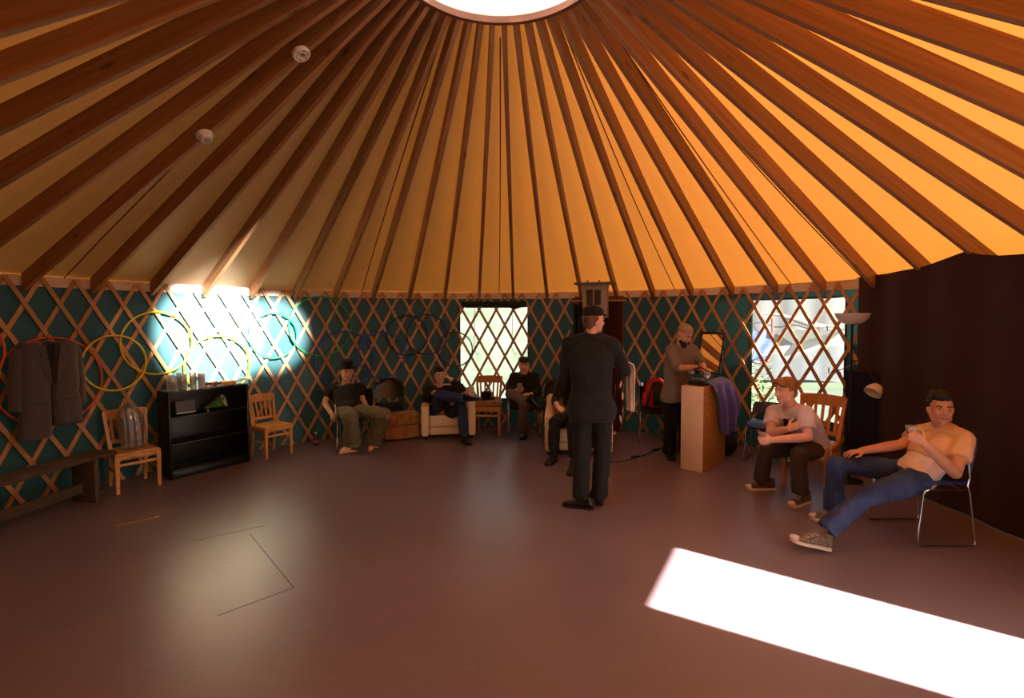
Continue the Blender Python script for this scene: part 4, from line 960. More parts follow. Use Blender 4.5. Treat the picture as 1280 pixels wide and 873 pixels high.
for nm, px, py, Y, n, s, lb in (('shrub', 950, 496, 8.6, 260, .34, 'green leafy shrub outside the left edge of the right window'), ('shrub', 948, 462, 12.4, 160, .32, 'dark leafy bush beside the small blue tent outside')):
    c = at(px, py, Y); mb = MB()
    for k in range(n):
        d_ = V((random.gauss(0, 1), random.gauss(0, 1), random.gauss(0, 1))); d_.normalize(); p = c + V((d_.x, d_.y, d_.z * 1.2)) * s * random.random() ** .4
        u = V((random.gauss(0, 1), random.gauss(0, 1), random.gauss(0, .6))).normalized(); w_ = u.orthogonal().normalized()
        l = .05 + .05 * random.random(); mb.add([p, p + u * l * .5 + w_ * l * .25, p + u * l, p + u * l * .5 - w_ * l * .25], [(0, 1, 2, 3)])
    base = V((c.x, c.y, -.4)); o = thing('shrub', base, lb, 'shrub')
    obj('foliage', mb, mat('leaf_green', (92, 120, 60) if nm == 'shrub' and py > 480 else (58, 74, 58), .7, var=.3), o, smooth=0)
    mb = MB(); mb.tube([base, base.lerp(c, .6) + V((.03, 0, 0)), c], [.03, .022, .01], 6); obj('stem', mb, M_jamb, o)
# unseen bush added right of the right window, blocking low sun through it
mb = MB(); bc_ = pol(19, 5.75)
for k in range(30):
    a_ = 10 + 16 * random.random(); mb.sph(pol(a_, 5.55 + .5 * random.random(), -.1 + 2.15 * random.random()), .34 + .14 * random.random(), 14, 10)
bb = thing('bush', V((bc_.x, bc_.y, -.4)), 'unseen leafy bush added right of the right window to block low sun', 'bush')
obj('foliage', mb, mat('sun_block_green', (70, 92, 48), .8, var=.4, scale=20), bb, vox=.05, sm=1, wr=(.07, 5, 3, False))
mb = MB(); mb.tube([V((bc_.x, bc_.y, -.4)), V((bc_.x, bc_.y, .6))], .05, 8); obj('stem', mb, M_jamb, bb)
# ================================================================== people
def skin_mat(name, c):
    return mat(name, c, .5, var=.10, scale=14, spec=.35)
M_skin = skin_mat('skin_fair', (216, 164, 140)); M_skin2 = skin_mat('skin_tan', (198, 142, 110)); M_skin3 = skin_mat('skin_pink', (226, 172, 152))
M_eye = mat('eye_white', (205, 196, 188), .25, var=.02); M_iris = mat('eye_dark', (34, 22, 18), .2, var=.05); M_lip = mat('lip', (160, 84, 72), .5, var=.05)
def hairm(name, c): return mat(name, c, .6, var=.45, scale=50, stretch=(3, 3, .8), bump=.4, bscale=70)
M_hblack, M_hbrown, M_hblond = hairm('hair_black', (22, 16, 15)), hairm('hair_dark_brown', (40, 26, 20)), hairm('hair_blond', (150, 104, 60))
def cloth(name, c, **k): return mat(name, c, .9, var=k.pop('var', .12), scale=k.pop('scale', 9), bump=.25, bscale=120, sheen=.03, **k)
M_jean = mat('denim', (44, 58, 98), .9, var=.25, scale=7, bump=.25, bscale=160, col2=(30, 40, 72)); M_jeanl = mat('denim_worn', (62, 78, 124), .9, scale=6, bump=.25, bscale=160, col2=(34, 46, 82))
M_blk, M_suit, M_olive = cloth('black_cotton', (18, 18, 21)), cloth('suit_black', (19, 18, 22)), cloth('olive_cotton', (104, 98, 72))
M_peach, M_lav, M_btrou, M_gshirt, M_ltee = cloth('peach_tee', (224, 180, 136)), cloth('pale_shirt', (214, 200, 216)), cloth('brown_trousers', (62, 50, 46)), cloth('grey_shirt', (128, 116, 104)), cloth('white_vest', (226, 206, 196))
M_gtrou = cloth('grey_trousers', (92, 80, 72)); M_shoe = mat('black_leather', (20, 17, 17), .35, var=.1, spec=.5); M_sole = mat('rubber_white', (206, 190, 176), .6, var=.06); M_soled = mat('rubber_dark', (24, 20, 18), .7)
M_canv = mat('canvas_grey', (138, 122, 108), .9, scale=90, col2=(60, 52, 48)); M_canvb = mat('canvas_brown', (104, 76, 52), .9, scale=40, col2=(58, 44, 36))
M_tie = cloth('tie_black', (18, 18, 24)); M_chain = mat('chain_silver', (170, 170, 160), .3, .9)

def ax3(right, up):
    r = V(right).normalized(); u = V(up); u = (u - r * u.dot(r)).normalized(); return r, u
def ell(c, right, fwd, w, d, n=22, p=.85):
    return [V(c) + right * (w * math.copysign(abs(math.cos(2 * PI * k / n)) ** p, math.cos(2 * PI * k / n))) + fwd * (d * math.copysign(abs(math.sin(2 * PI * k / n)) ** p, math.sin(2 * PI * k / n))) for k in range(n)]

class Body:
    """joints in world space; l = the person's own left"""
    def __init__(s, **j):
        s.j = {k: (V(v) if not isinstance(v, (int, float)) else v) for k, v in j.items()}
        J = s.j; s.k = j.get('size', 1.0)
        s.right_h = (J['hipr'] - J['hipl']).normalized(); s.right_s = (J['shr'] - J['shl']).normalized()
        s.pel = (J['hipl'] + J['hipr']) / 2; s.sho = (J['shl'] + J['shr']) / 2
        s.neck = J.get('neck', s.sho + (s.sho - s.pel).normalized() * .035)
    def torso(s, mb, pad=0.0, lo=-.04, hi=1.0, w=1.0, d=1.0, belly=0.0, cap_lo=True, flare=0.0):
        """elliptical sections along the spine; t=0 hips, t=1 shoulders"""
        J = s.j; k = s.k; mid_ = J.get('waist', (s.pel + s.sho) / 2)
        prof = [(-.12, .125, .095), (-.04, .165, .115), (.08, .172, .118), (.25, .155, .108), (.42, .148, .106), (.58, .160, .112), (.74, .172, .118), (.86, .172, .108), (.93, .155, .094), (.98, .125, .080), (1.03, .085, .066), (1.07, .055, .052)]
        rs = []
        for t, a, b in prof:
            if t < lo - 1e-6 or t > hi + 1e-6: continue
            c = (s.pel * (1 - t) * (1 - t) + mid_ * 2 * t * (1 - t) * 1.0 + s.sho * t * t) if 0 < t < 1 else (s.pel + (mid_ - s.pel) * 2 * t if t <= 0 else s.sho + (s.sho - mid_) * 2 * (t - 1))
            tan = ((mid_ - s.pel) * (1 - min(1, max(0, t))) + (s.sho - mid_) * min(1, max(0, t))).normalized()
            r = s.right_h.lerp(s.right_s, min(1, max(0, t))); r = (r - tan * r.dot(tan)).normalized(); f = tan.cross(r) * -1
            f = r.cross(tan) * -1
            bl = belly * math.exp(-((t - .35) / .25) ** 2)
            fl_ = flare * max(0, .25 - t)
            rs.append(ell(c + f * (bl * .5) , r, f, (a * k * w + pad + fl_), (b * k * d + pad + bl * .5 + fl_)))
        mb.rings(rs)
        if hi > .9:                                # slope from the neck to the shoulders
            tan = (s.sho - mid_).normalized()
            for sd in 'lr': mb.cone(s.neck - tan * .035 * k, J['sh' + sd] - tan * .004, .050 * k + pad, .050 * k + pad, 14)
        return mb
    def fwd(s):
        t = (s.sho - s.pel).normalized(); r = (s.right_s - t * s.right_s.dot(t)).normalized(); return t.cross(r)
    def arm(s, mb, side, pad=0.0, upto=2.0, bare=True, cuff=0.0):
        J, k = s.j, s.k; sh, el, wr = J['sh' + side], J['el' + side], J['wr' + side]
        inn = s.sho.lerp(sh, .45) - (s.sho - s.pel).normalized() * .03
        mb.cone(inn, sh, .068 * k + pad, .058 * k + pad, 16)
        def seg(p, q, r0, r1, u): e = p.lerp(q, u); mb.tube([p, p.lerp(e, .5), e], [r0, r0 + (r1 - r0) * u * .45 + .002, r0 + (r1 - r0) * u], 16); return e
        if upto < 1: seg(sh, el, .054 * k + pad, .043 * k + pad + cuff, upto)
        else:
            mb.cone(sh, el, .054 * k + pad, .041 * k + pad, 16)
            u = min(1, upto - 1); m_ = el.lerp(wr, .3)
            if u < .35: mb.tube([el, el.lerp(wr, u)], [.041 * k + pad, .042 * k + pad + cuff], 16)
            else:
                mb.cone(el, m_, .041 * k + pad, .043 * k + pad, 16); q = el.lerp(wr, u); mb.tube([m_, q], [.043 * k + pad, .030 * k + pad + cuff], 16)
                if u >= 1 and not cuff: mb.sph(wr, .029 * k + pad, 12, 8)
        return mb
    def leg(s, mb, side, pad=0.0, upto=2.0, hem=0.0, knee=0.0):
        J, k = s.j, s.k; hp, kn, an = J['hip' + side], J['kn' + side], J['an' + side]
        mb.cone(hp, hp.lerp(kn, .45), .092 * k + pad, .080 * k + pad, 18); mb.cone(hp.lerp(kn, .45), kn, .080 * k + pad, .058 * k + pad + knee, 18)
        u = min(1, upto - 1); c = kn.lerp(an, .3); back = (c - hp.lerp(an, .5)).normalized() * 0
        mb.cone(kn, c, .057 * k + pad + knee, .058 * k + pad + knee, 18)
        q = kn.lerp(an, u); mb.tube([c, c.lerp(q, .5), q], [.058 * k + pad + knee, .049 * k + pad + hem * .6, .040 * k + pad + hem], 18)
        return mb
    def head(s, mb, face=True):
        J = s.j; k = s.k; c = J['head']; f = J['look'].normalized(); r, u = ax3(f.cross(V((0, 0, 1))), J.get('headup', V((0, 0, 1)))); u = (u - f * u.dot(f)).normalized(); r = f.cross(u)
        s.hf, s.hu, s.hr = f, u, r; R_ = Matrix((r, f, u)).transposed(); s.R = R_
        at_ = lambda x, y, z: c + (r * x + f * y + u * z) * k
        s.hat_ = at_
        E_ = lambda p, rad: mb.sph(at_(*p), tuple(q * k for q in rad), 20, 14, R_)
        E_((0, -.012, .035), (.076, .098, .086)); E_((0, .012, -.02), (.066, .080, .085)); E_((0, .035, -.068), (.050, .052, .045)); E_((0, .068, -.094), (.022, .018, .018))
        E_((0, .073, .028), (.052, .016, .012))                                   # brow
        mb.cone(at_(0, .088, .014), at_(0, .107, -.024), .009 * k, .0135 * k, 12)         # nose
        for sx in (-1, 1):
            E_((sx * .013, .095, -.028), (.009, .010, .008)); E_((sx * .077, -.006, -.008), (.010, .020, .032)); E_((sx * .040, .064, -.024), (.020, .02, .018))
            mb.cone(at_(sx * .050, -.02, -.02), at_(sx * .045, .025, -.075), .03 * k, .024 * k, 12)
        E_((0, .084, -.058), (.024, .011, .007)); E_((0, .082, -.068), (.020, .011, .008))
        mb.cone(s.neck - (s.sho - s.pel).normalized() * .03, at_(0, -.018, -.06), .060 * k, .053 * k, 18)
    def hand(s, mb, side, dirv, palm, curl=.5, spread=.12, thumb=1.0, curls=None):
        """palm = the way the palm faces"""
        J, k = s.j, s.k; w = J['wr' + side]; d = V(dirv).normalized(); n = V(palm); n = (n - d * n.dot(d)).normalized(); x = d.cross(n)
        if side == 'l': x = -x                        # x points to the thumb side
        x = x * -1 if False else x
        s_ = .96 * k
        P = lambda a, b, c_=0: w + (x * a + d * b + n * c_) * s_
        rs = []
        for b, hw, th in ((-.01, .024, .019), (.02, .032, .017), (.05, .040, .016), (.085, .042, .013), (.094, .036, .008)): rs.append(ell(P(0, b), x, n, hw * s_, th * s_, 16, .8))
        mb.rings(rs)
        for i, (a, l, r) in enumerate(((.032, .074, .0088), (.0108, .083, .0092), (-.0108, .077, .0088), (-.0318, .060, .0078))):
            cu = (curls[i] if curls else curl) * 1.0; p = P(a, .085); ang = spread * (1.5 - i) * .55; q = p; th = cu * .5
            for j, fr in enumerate((.44, .31, .25)):
                dir_ = (d * math.cos(th) + n * math.sin(th)); dir_ = (dir_ + x * math.tan(ang) * (1 if j == 0 else .5)).normalized(); e = q + dir_ * l * fr * s_
                mb.cone(q, e, (r - .0009 * j) * s_, (r - .0009 * (j + 1)) * s_, 10); q = e; th += cu * .85
        p = P(.026, .018, .004); q = P(.026 + .034 * thumb, .052, .014); mb.cone(p, q, .0145 * s_, .0115 * s_, 10)
        e = q + (d * .9 + x * (.35 * thumb) + n * .3 * curl).normalized() * .033 * s_; mb.cone(q, e, .0112 * s_, .0095 * s_, 10)
        e2 = e + (d * 1.0 - x * .1 * (1 - thumb) + n * .5 * curl).normalized() * .025 * s_; mb.cone(e, e2, .0095 * s_, .0078 * s_, 10)
        return w, x, d, n
    def foot(s, mb, side, toe, bare=True):
        J, k = s.j, s.k; a = J['an' + side]; t = V(toe); d = V((t.x - a.x, t.y - a.y, 0)).normalized(); 
        mb.cone(a, a + V((0, 0, -.03)), .040 * k, .038 * k, 14)

def shoe(parent, an, toe, m, ms, k=1.0, pitch=None, hi=False, cap=None):
    """shoe from ankle joint to toe tip; sole is a sub-part"""
    an, toe = V(an), V(toe); d = toe - an; base_z = 0
    f = V((d.x, d.y, 0)).normalized() if pitch is None else V(pitch).normalized(); up = V((0, 0, 1)) if pitch is None else (V((0, 0, 1)) - f * f.z).normalized(); r = f.cross(up)
    L_ = .285 * k; tip = toe; heel = tip - f * L_
    P = lambda x, y, z: heel + f * (y * L_) + r * (x * k) + up * (z * k)
    mb = MB(); rs = []
    for y, hw, h0, h1 in ((.0, .022, .022, .06), (.05, .032, .016, .085), (.2, .036, .014, .10), (.36, .037, .014, .088), (.55, .044, .014, .066), (.75, .048, .014, .054), (.9, .040, .015, .044), (.985, .018, .018, .032)):
        rs.append([P(hw * math.copysign(abs(math.cos(q)) ** .7, math.cos(q)), y, (h0 + h1) / 2 + (h1 - h0) / 2 * math.copysign(abs(math.sin(q)) ** .8, math.sin(q))) for q in [2 * PI * i / 18 for i in range(18)]])
    mb.rings(rs); mb.cone(P(0, .16, .05), P(0, .15, .115 if not hi else .15), .038 * k, .040 * k, 16, ends=False)
    sh = obj('shoe', mb, m, parent, vox=.007, sm=2)
    mb = MB(); out = []
    for y, hw in ((-.015, .014), (.0, .028), (.05, .036), (.2, .040), (.4, .040), (.6, .048), (.76, .051), (.9, .043), (.97, .028), (1.0, .012)): out.append((hw, y))
    lo = [P(x, y, .0) for x, y in out] + [P(-x, y, 0) for x, y in reversed(out)]; hi_ = [P(x, y, .022) for x, y in out] + [P(-x, y, .022) for x, y in reversed(out)]
    mb.rings([lo, hi_]); obj('sole', mb, ms, sh, smooth=40)
    if cap:
        mb = MB(); mb.sph(P(0, .88, .028), (.040 * k, .045 * k, .022 * k), 16, 10, Matrix((r, f, up)).transposed()); obj('toe_cap', mb, cap, sh, smooth=180)
        mb = MB()
        mb.tube([P(sx * .022, .40 + .055 * i, .096 - .008 * i + .002 * (i % 2)) for i in range(6) for sx in ((-1, 1) if i % 2 else (1, -1))], .0028, 5); obj('laces', mb, cap, sh, smooth=80)
    return sh

def bare_foot(mb, an, toe, k=1.0):
    an, toe = V(an), V(toe); f = V((toe.x - an.x, toe.y - an.y, 0)).normalized(); r = f.cross(V((0, 0, 1))); L_ = .25 * k
    heel = V((toe.x, toe.y, 0)) - f * L_
    P = lambda x, y, z: heel + f * (y * L_) + r * x * k + V((0, 0, z * k))
    rs = []
    for y, hw, h1 in ((.0, .018, .045), (.08, .030, .075), (.25, .032, .085), (.45, .036, .062), (.65, .042, .042), (.8, .043, .03), (.84, .036, .024)):
        rs.append([P(hw * math.cos(q), y, .003 + h1 / 2 + (h1 / 2) * math.sin(q)) for q in [2 * PI * i / 16 for i in range(16)]])
    mb.rings(rs); mb.cone(P(0, .2, .06), an, .036 * k, .038 * k, 14)
    for i in range(5):
        x = -.034 + .017 * i; mb.cone(P(x, .80, .015), P(x * 1.05, .985 - .02 * abs(i - (.0)) * 1.0, .012), .0115 if i else .014, .009 if i else .012, 10)

def person(name, B, label, skin, vox=.0065):
    base = V((B.pel.x, B.pel.y, 0)); return base

def face_parts(B, o, hairm_=None, brow=True, lipm=M_lip):
    k = B.k; A = B.hat_; R_ = B.R
    for sx in (-1, 1):
        mb = MB(); mb.sph(A(sx * .031, .0775, .011), (.0135 * k, .008 * k, .0075 * k), 14, 10, R_); e = obj('eye', mb, M_eye, o, smooth=180)
        mb = MB(); mb.sph(A(sx * .031, .0835, .011), (.0062 * k, .004 * k, .0064 * k), 12, 8, R_); obj('iris', mb, M_iris, e, smooth=180)
        if brow and hairm_:
            mb = MB(); mb.tube([A(sx * .014, .088, .029), A(sx * .032, .084, .035), A(sx * .050, .070, .030)], [.004 * k, .0052 * k, .0025 * k], 8); obj('eyebrow', mb, hairm_, o, smooth=180)
    mb = MB(); mb.tube([A(-.023, .082, -.0625), A(-.01, .0925, -.0615), A(.01, .0925, -.0615), A(.023, .082, -.0625)], [.003 * k, .0055 * k, .0055 * k, .003 * k], 8); obj('lips', mb, lipm, o, smooth=180)

def hair_cap(B, o, m, style):
    k = B.k; A = B.hat_; R_ = B.R; mb = MB()
    for p, rad in style: mb.sph(A(*p), tuple(q * k for q in rad), 20, 14, R_)
    return obj('hair', mb, m, o, vox=.007, sm=2, wr=(.006, 26, 4))
def cup(p, up, label, m=None, r=.037, h=.10, fill=None):
    up = V(up).normalized(); R_ = up.to_track_quat('Z', 'Y').to_matrix(); a = MB()
    a.lathe([(r * .72, 0), (r * .78, .003), (r, h - .002), (r + .002, h), (r - .002, h - .001), (r * .74, .008)], V(p) - up * h / 2, R_, 24)
    t = obj('cup', a, m or M_cupc, None, loc=V(p), smooth=50, label=label, cat='cup')
    if fill:
        a = MB(); a.lathe([(r * .74, .010), (r * .9, h * .55), (.001, h * .55)], V(p) - up * h / 2, R_, 20); obj('drink', a, fill, t, smooth=50)
    return t
HB = [((0, -.03, .05), (.082, .096, .085)), ((0, .012, .095), (.068, .072, .040)), ((0, -.07, -.01), (.068, .045, .06))]      # short hair: crown, top, nape
# ------------------------------------------------------------------ barefoot person in black hat (left)
up = V((0, 0, 1))
def body_obj(B, mb, label, m, vox=.0065): 
    o = obj('person', mb, m, None, loc=V((B.pel.x, B.pel.y, 0)), vox=vox, sm=2, label=label, cat='person'); return o
B = Body(head=at(433.5, 466, 6.50), look=V((.55, -.80, -.10)), headup=V((.12, 0, 1)), shr=at(413.5, 486, 6.62), shl=at(450.5, 485, 6.56), elr=at(406, 504, 6.52), wrr=at(415, 518.5, 6.30), ell=at(453, 500, 6.55), wrl=at(460, 512, 6.40),
    hipr=at(429, 515, 6.36), hipl=at(446, 514, 6.36), knr=at(439, 521.5, 5.98), anr=at(440.5, 556, 6.18), knl=at(480, 519, 6.08), anl=at(466, 553, 6.28), size=.93)
mb = MB(); B.torso(mb, -.012); B.head(mb)
for s_ in 'lr': B.arm(mb, s_); B.leg(mb, s_, -.012)
B.hand(mb, 'r', (.35, -.6, -.5), (.6, .3, -.6), .9); B.hand(mb, 'l', (.3, -.5, -.7), (-.6, 0, -.6), .7)
bare_foot(mb, B.j['anr'], onfloor(446, 564.5), .95); bare_foot(mb, B.j['anl'], onfloor(470.5, 560), .95)
o = body_obj(B, mb, 'seated barefoot person in black bowler hat, black T-shirt and wide olive trousers', M_skin)
face_parts(B, o, M_hbrown); hair_cap(B, o, M_hbrown, [((0, -.03, .03), (.082, .088, .07)), ((0, -.06, -.03), (.074, .05, .07))])
mb = MB(); B.torso(mb, .016, lo=-.04, hi=1.04, flare=.05)
for s_ in 'lr': B.arm(mb, s_, .014, upto=.62, cuff=.014)
obj('t_shirt', mb, M_blk, o, vox=.009, sm=3, wr=(.008, 9, 11))
mb = MB(); B.torso(mb, .018, lo=-.13, hi=.09)
for s_ in 'lr': B.leg(mb, s_, .020, upto=1.93, hem=.055, knee=.018)
obj('trousers', mb, M_olive, o, vox=.010, sm=2, wr=(.013, 9, 12))
mb = MB(); nb = B.neck + V((.0, -.03, .0)); f_ = B.fwd()
mb.tube([B.neck + (B.hr * math.cos(2 * PI * k / 30) * .080 + f_ * (.062 + .070 * math.sin(2 * PI * k / 30))) + V((0, 0, .02 - .035 * (1 + math.sin(2 * PI * k / 30)))) for k in range(30)], .006, 6, close=True); obj('necklace', mb, M_chain, o, smooth=180)
hat('hat', B.hat_(0, -.012, .062), B.hu + B.hf * .1, B.hf, .088, .105, .04, M_felt, None, o)

# ------------------------------------------------------------------ person in jeans in the cream armchair
B = Body(head=at(549.5, 469.5, 7.16), look=V((.40, -.9, -.12)), headup=V((.05, 0, 1)), shr=at(535, 488, 7.22), shl=at(566, 487, 7.20), elr=at(530, 505, 7.02), wrr=at(543, 490, 6.78), ell=at(578, 487, 7.02), wrl=at(563.5, 474, 7.06),
    hipr=at(541, 521, 7.04), hipl=at(558, 521, 7.04), knl=at(577, 507, 6.66), anl=at(580.5, 545, 6.66), knr=at(549, 494, 6.62), anr=at(583, 500, 6.60), size=.93)
mb = MB(); B.torso(mb, -.012); B.head(mb)
for s_ in 'lr': B.arm(mb, s_); B.leg(mb, s_, -.012)
B.hand(mb, 'r', (.75, -.45, -.15), (.1, -.15, -1), .55); B.hand(mb, 'l', (-.75, .15, .45), (-.5, .3, -.6), 1.3)
o = body_obj(B, mb, 'dark-haired person in blue jeans sitting cross-legged in the cream armchair, hand at temple', M_skin)
face_parts(B, o, M_hblack); hair_cap(B, o, M_hblack, HB + [((0, .03, .10), (.066, .05, .03))])
mb = MB(); B.torso(mb, .018, lo=-.04, hi=1.04, flare=.06)
for s_ in 'lr': B.arm(mb, s_, .015, upto=1.86, cuff=.006)
obj('jumper', mb, cloth('dark_jumper', (34, 28, 28)), o, vox=.009, sm=3, wr=(.009, 9, 21))
mb = MB(); B.torso(mb, .016, lo=-.13, hi=.07)
for s_ in 'lr': B.leg(mb, s_, .014, upto=1.95, hem=.014)
obj('jeans', mb, M_jean, o, vox=.010, sm=2, wr=(.009, 10, 22))
shoe(o, B.j['anl'], onfloor(588.5, 557.5), M_shoe, M_soled, .95); shoe(o, B.j['anr'], at(603, 500.5, 6.50), M_shoe, M_soled, .95, pitch=V((.95, -.22, .1)))

# ------------------------------------------------------------------ person in flat cap with a cup
B = Body(head=at(655, 457, 7.15), look=V((.02, -1, -.12)), shr=at(642.5, 471, 7.24), shl=at(668, 471, 7.24), elr=at(637, 487, 7.10), wrr=at(645, 489, 6.90), ell=at(673, 491, 7.08), wrl=at(663.5, 493, 6.88),
    hipr=at(647, 506, 7.08), hipl=at(663, 506, 7.08), knr=at(637.5, 492, 6.70), anr=at(667, 508, 6.66), knl=at(655, 503, 6.64), anl=at(653, 541, 6.82), size=.93)
mb = MB(); B.torso(mb, -.012); B.head(mb)
for s_ in 'lr': B.arm(mb, s_); B.leg(mb, s_, -.012)
B.hand(mb, 'r', (.75, -.3, .25), (.5, .7, 0), 1.0); B.hand(mb, 'l', (-.9, -.2, .0), (0, .3, -1), .5)
o = body_obj(B, mb, 'seated person in flat cap and black jumper, legs crossed, before the far window', M_skin)
face_parts(B, o, M_hblack); hair_cap(B, o, M_hbrown, [((0, -.05, .0), (.078, .06, .08))])
mb = MB(); B.torso(mb, .02, lo=-.04, hi=1.04, flare=.06)
for s_ in 'lr': B.arm(mb, s_, .017, upto=1.9, cuff=.008)
mb.cone(B.neck, B.neck + V((0, 0, .05)), .072, .066, 16); obj('jumper', mb, M_blk, o, vox=.009, sm=3, wr=(.008, 9, 31))
mb = MB(); B.torso(mb, .016, lo=-.13, hi=.07)
for s_ in 'lr': B.leg(mb, s_, .016, upto=1.95, hem=.02)
obj('trousers', mb, M_gtrou, o, vox=.010, sm=2, wr=(.009, 10, 32))
shoe(o, B.j['anl'], onfloor(652, 550.5), M_shoe, M_soled, .93); shoe(o, B.j['anr'], at(677, 514, 6.50), M_shoe, M_soled, .93, pitch=V((.75, -.4, -.5)))
a = MB(); k = B.k; mb = MB()
for p_, rad in (((0, -.008, .085), (.092, .108, .034)), ((0, -.03, .10), (.088, .095, .036)), ((0, .085, .068), (.058, .055, .010))): mb.sph(B.hat_(*p_), tuple(q * k for q in rad), 20, 12, B.R)
obj('cap', mb, cloth('cap_grey', (46, 42, 40)), o, vox=.007, sm=2)
cup(at(649.5, 484.5, 6.80), (0, 0, 1), 'clear plastic cup held by the flat-capped person', h=.11)

# ------------------------------------------------------------------ person hidden in the second armchair
B = Body(head=V((.86, 6.35, 1.08)), look=V((-.3, -1, 0)), shr=V((.66, 6.42, .86)), shl=V((1.06, 6.40, .86)), elr=V((.56, 6.28, .64)), wrr=at(697, 508.5, 6.02), ell=V((1.12, 6.25, .62)), wrl=V((.98, 6.02, .58)),
    hipr=V((.76, 6.22, .46)), hipl=V((.94, 6.22, .46)), knr=at(693, 528, 5.80), anr=at(692, 570, 5.74), knl=at(716, 532, 5.62), anl=at(719, 580, 5.56), size=.95)
mb = MB(); B.torso(mb, -.012); B.head(mb)
for s_ in 'lr': B.arm(mb, s_); B.leg(mb, s_, -.012)
B.hand(mb, 'r', (.3, -.9, -.2), (.2, -.1, -1), .5); B.hand(mb, 'l', (-.3, -.9, -.2), (0, 0, -1), .5)
o = body_obj(B, mb, 'black-trousered person in the armchair mostly hidden behind the standing suited person', M_skin3)
face_parts(B, o, M_hbrown); hair_cap(B, o, M_hbrown, HB)
mb = MB(); B.torso(mb, .016, lo=-.04, hi=1.04, flare=.05)
for s_ in 'lr': B.arm(mb, s_, .014, upto=1.5, cuff=.006)
obj('shirt', mb, M_blk, o, vox=.010, sm=3, wr=(.008, 9, 41))
mb = MB(); B.torso(mb, .016, lo=-.13, hi=.07)
for s_ in 'lr': B.leg(mb, s_, .016, upto=1.82, hem=.014)
obj('trousers', mb, M_blk, o, vox=.010, sm=2, wr=(.009, 10, 42))
shoe(o, B.j['anr'], onfloor(683, 583), M_shoe, M_soled, .95); shoe(o, B.j['anl'], onfloor(712, 596), M_shoe, M_soled, .95)
for s_ in 'lr':
    mb = MB(); a_ = B.j['an' + s_]; mb.tube([a_ + V((0, 0, -.03)), a_ + V((0, .01, .10))], [.044, .048], 14); obj('sock', mb, M_blk, o, smooth=80)

# ------------------------------------------------------------------ standing person in dark suit, seen from behind
B = Body(head=at(742.5, 401, 4.27), look=V((.80, .55, -.02)), headup=V((.03, .05, 1)), neck=at(739, 419, 4.29), shl=at(712, 431, 4.34), shr=at(765, 432, 4.24), ell=at(705, 476, 4.36), wrl=at(712, 508, 4.50), elr=at(781, 464, 4.30), wrr=at(778, 452, 4.56),
    hipl=at(727.5, 513, 4.30), hipr=at(752, 513, 4.27), waist=at(739, 470, 4.27), knl=at(728, 570, 4.28), anl=at(725.5, 623, 4.30), knr=at(753, 570, 4.28), anr=at(748.5, 623, 4.31), size=1.0)
mb = MB(); B.torso(mb, -.012); B.head(mb)
for s_ in 'lr': B.arm(mb, s_); B.leg(mb, s_, -.012)
B.hand(mb, 'l', (.15, .4, -1), (.9, .2, 0), .6); B.hand(mb, 'r', (-.05, .35, .9), (-.7, -.3, 0), .9)
o = body_obj(B, mb, 'person standing with back turned in dark suit and black cap, white towel over forearm', M_skin3)
face_parts(B, o, M_hbrown); hair_cap(B, o, hairm('hair_cropped', (96, 62, 48)), [((0, -.035, .02), (.080, .080, .07)), ((0, -.06, -.025), (.066, .048, .05))])
mb = MB(); B.torso(mb, .028, lo=-.13, hi=1.04, flare=.10, d=1.05)
for s_ in 'lr': B.arm(mb, s_, .016, upto=1.88, cuff=.010)
mb.tube([B.neck - V((0, 0, .05)), B.neck + V((0, 0, .025))], [.088, .070], 18)
obj('suit_jacket', mb, M_suit, o, vox=.009, sm=14, wr=(.009, 6, 51))
mb = MB(); mb.tube([B.neck - V((0, 0, .02)), B.neck + V((.002, 0, .048))], [.070, .063], 18); obj('shirt_collar', mb, cloth('collar_purple', (92, 70, 104)), o, vox=.008, sm=2)
mb = MB(); B.torso(mb, .016, lo=-.13, hi=.05)
for s_ in 'lr': B.leg(mb, s_, .006, upto=1.97, hem=.030, knee=.012)
for s_ in 'lr': a_ = B.j['an' + s_]; mb.sph(a_ + V((0, 0, .03)), (.078, .075, .04), 16, 10)
obj('trousers', mb, M_suit, o, vox=.009, sm=2, wr=(.011, 8, 52))
shoe(o, B.j['anl'], onfloor(703, 631.5), M_shoe, M_soled, 1.0); shoe(o, B.j['anr'], onfloor(750, 619), M_shoe, M_soled, 1.0)
mb = MB()
for p_, rad in (((0, -.016, .078), (.087, .106, .060)), ((0, -.02, .058), (.086, .104, .04)), ((0, .085, .050), (.062, .060, .012))): mb.sph(B.hat_(*p_), rad, 20, 12, B.R)
obj('cap', mb, M_felt, o, vox=.007, sm=2)
w_ = B.j['elr'].lerp(B.j['wrr'], .35); g = []
tv = V((-.3, .95, 0)).normalized(); sv = V((.95, .3, 0))
for i in range(20):
    v = i / 19; row = []
    for j in range(13):
        u = j / 12 - .5; fold = .014 * math.sin(u * 14 + v * 2)
        if v < .2: a_ = (v / .2) * PI; q = w_ + sv * (-.062 * math.cos(a_)) + V((0, 0, .055 * math.sin(a_)))
        else: q = w_ + sv * (.062 + fold) + V((0, 0, -(v - .2) / .8 * .40))
        row.append(q + tv * u * (.17 - .05 * v))
    g.append(row)
mb = MB(); mb.sheet(g, .008); obj('towel', mb, cloth('towel_white', (226, 210, 206)), None, loc=w_, smooth=120, label='white towel hanging over the standing person\'s right forearm', cat='towel')

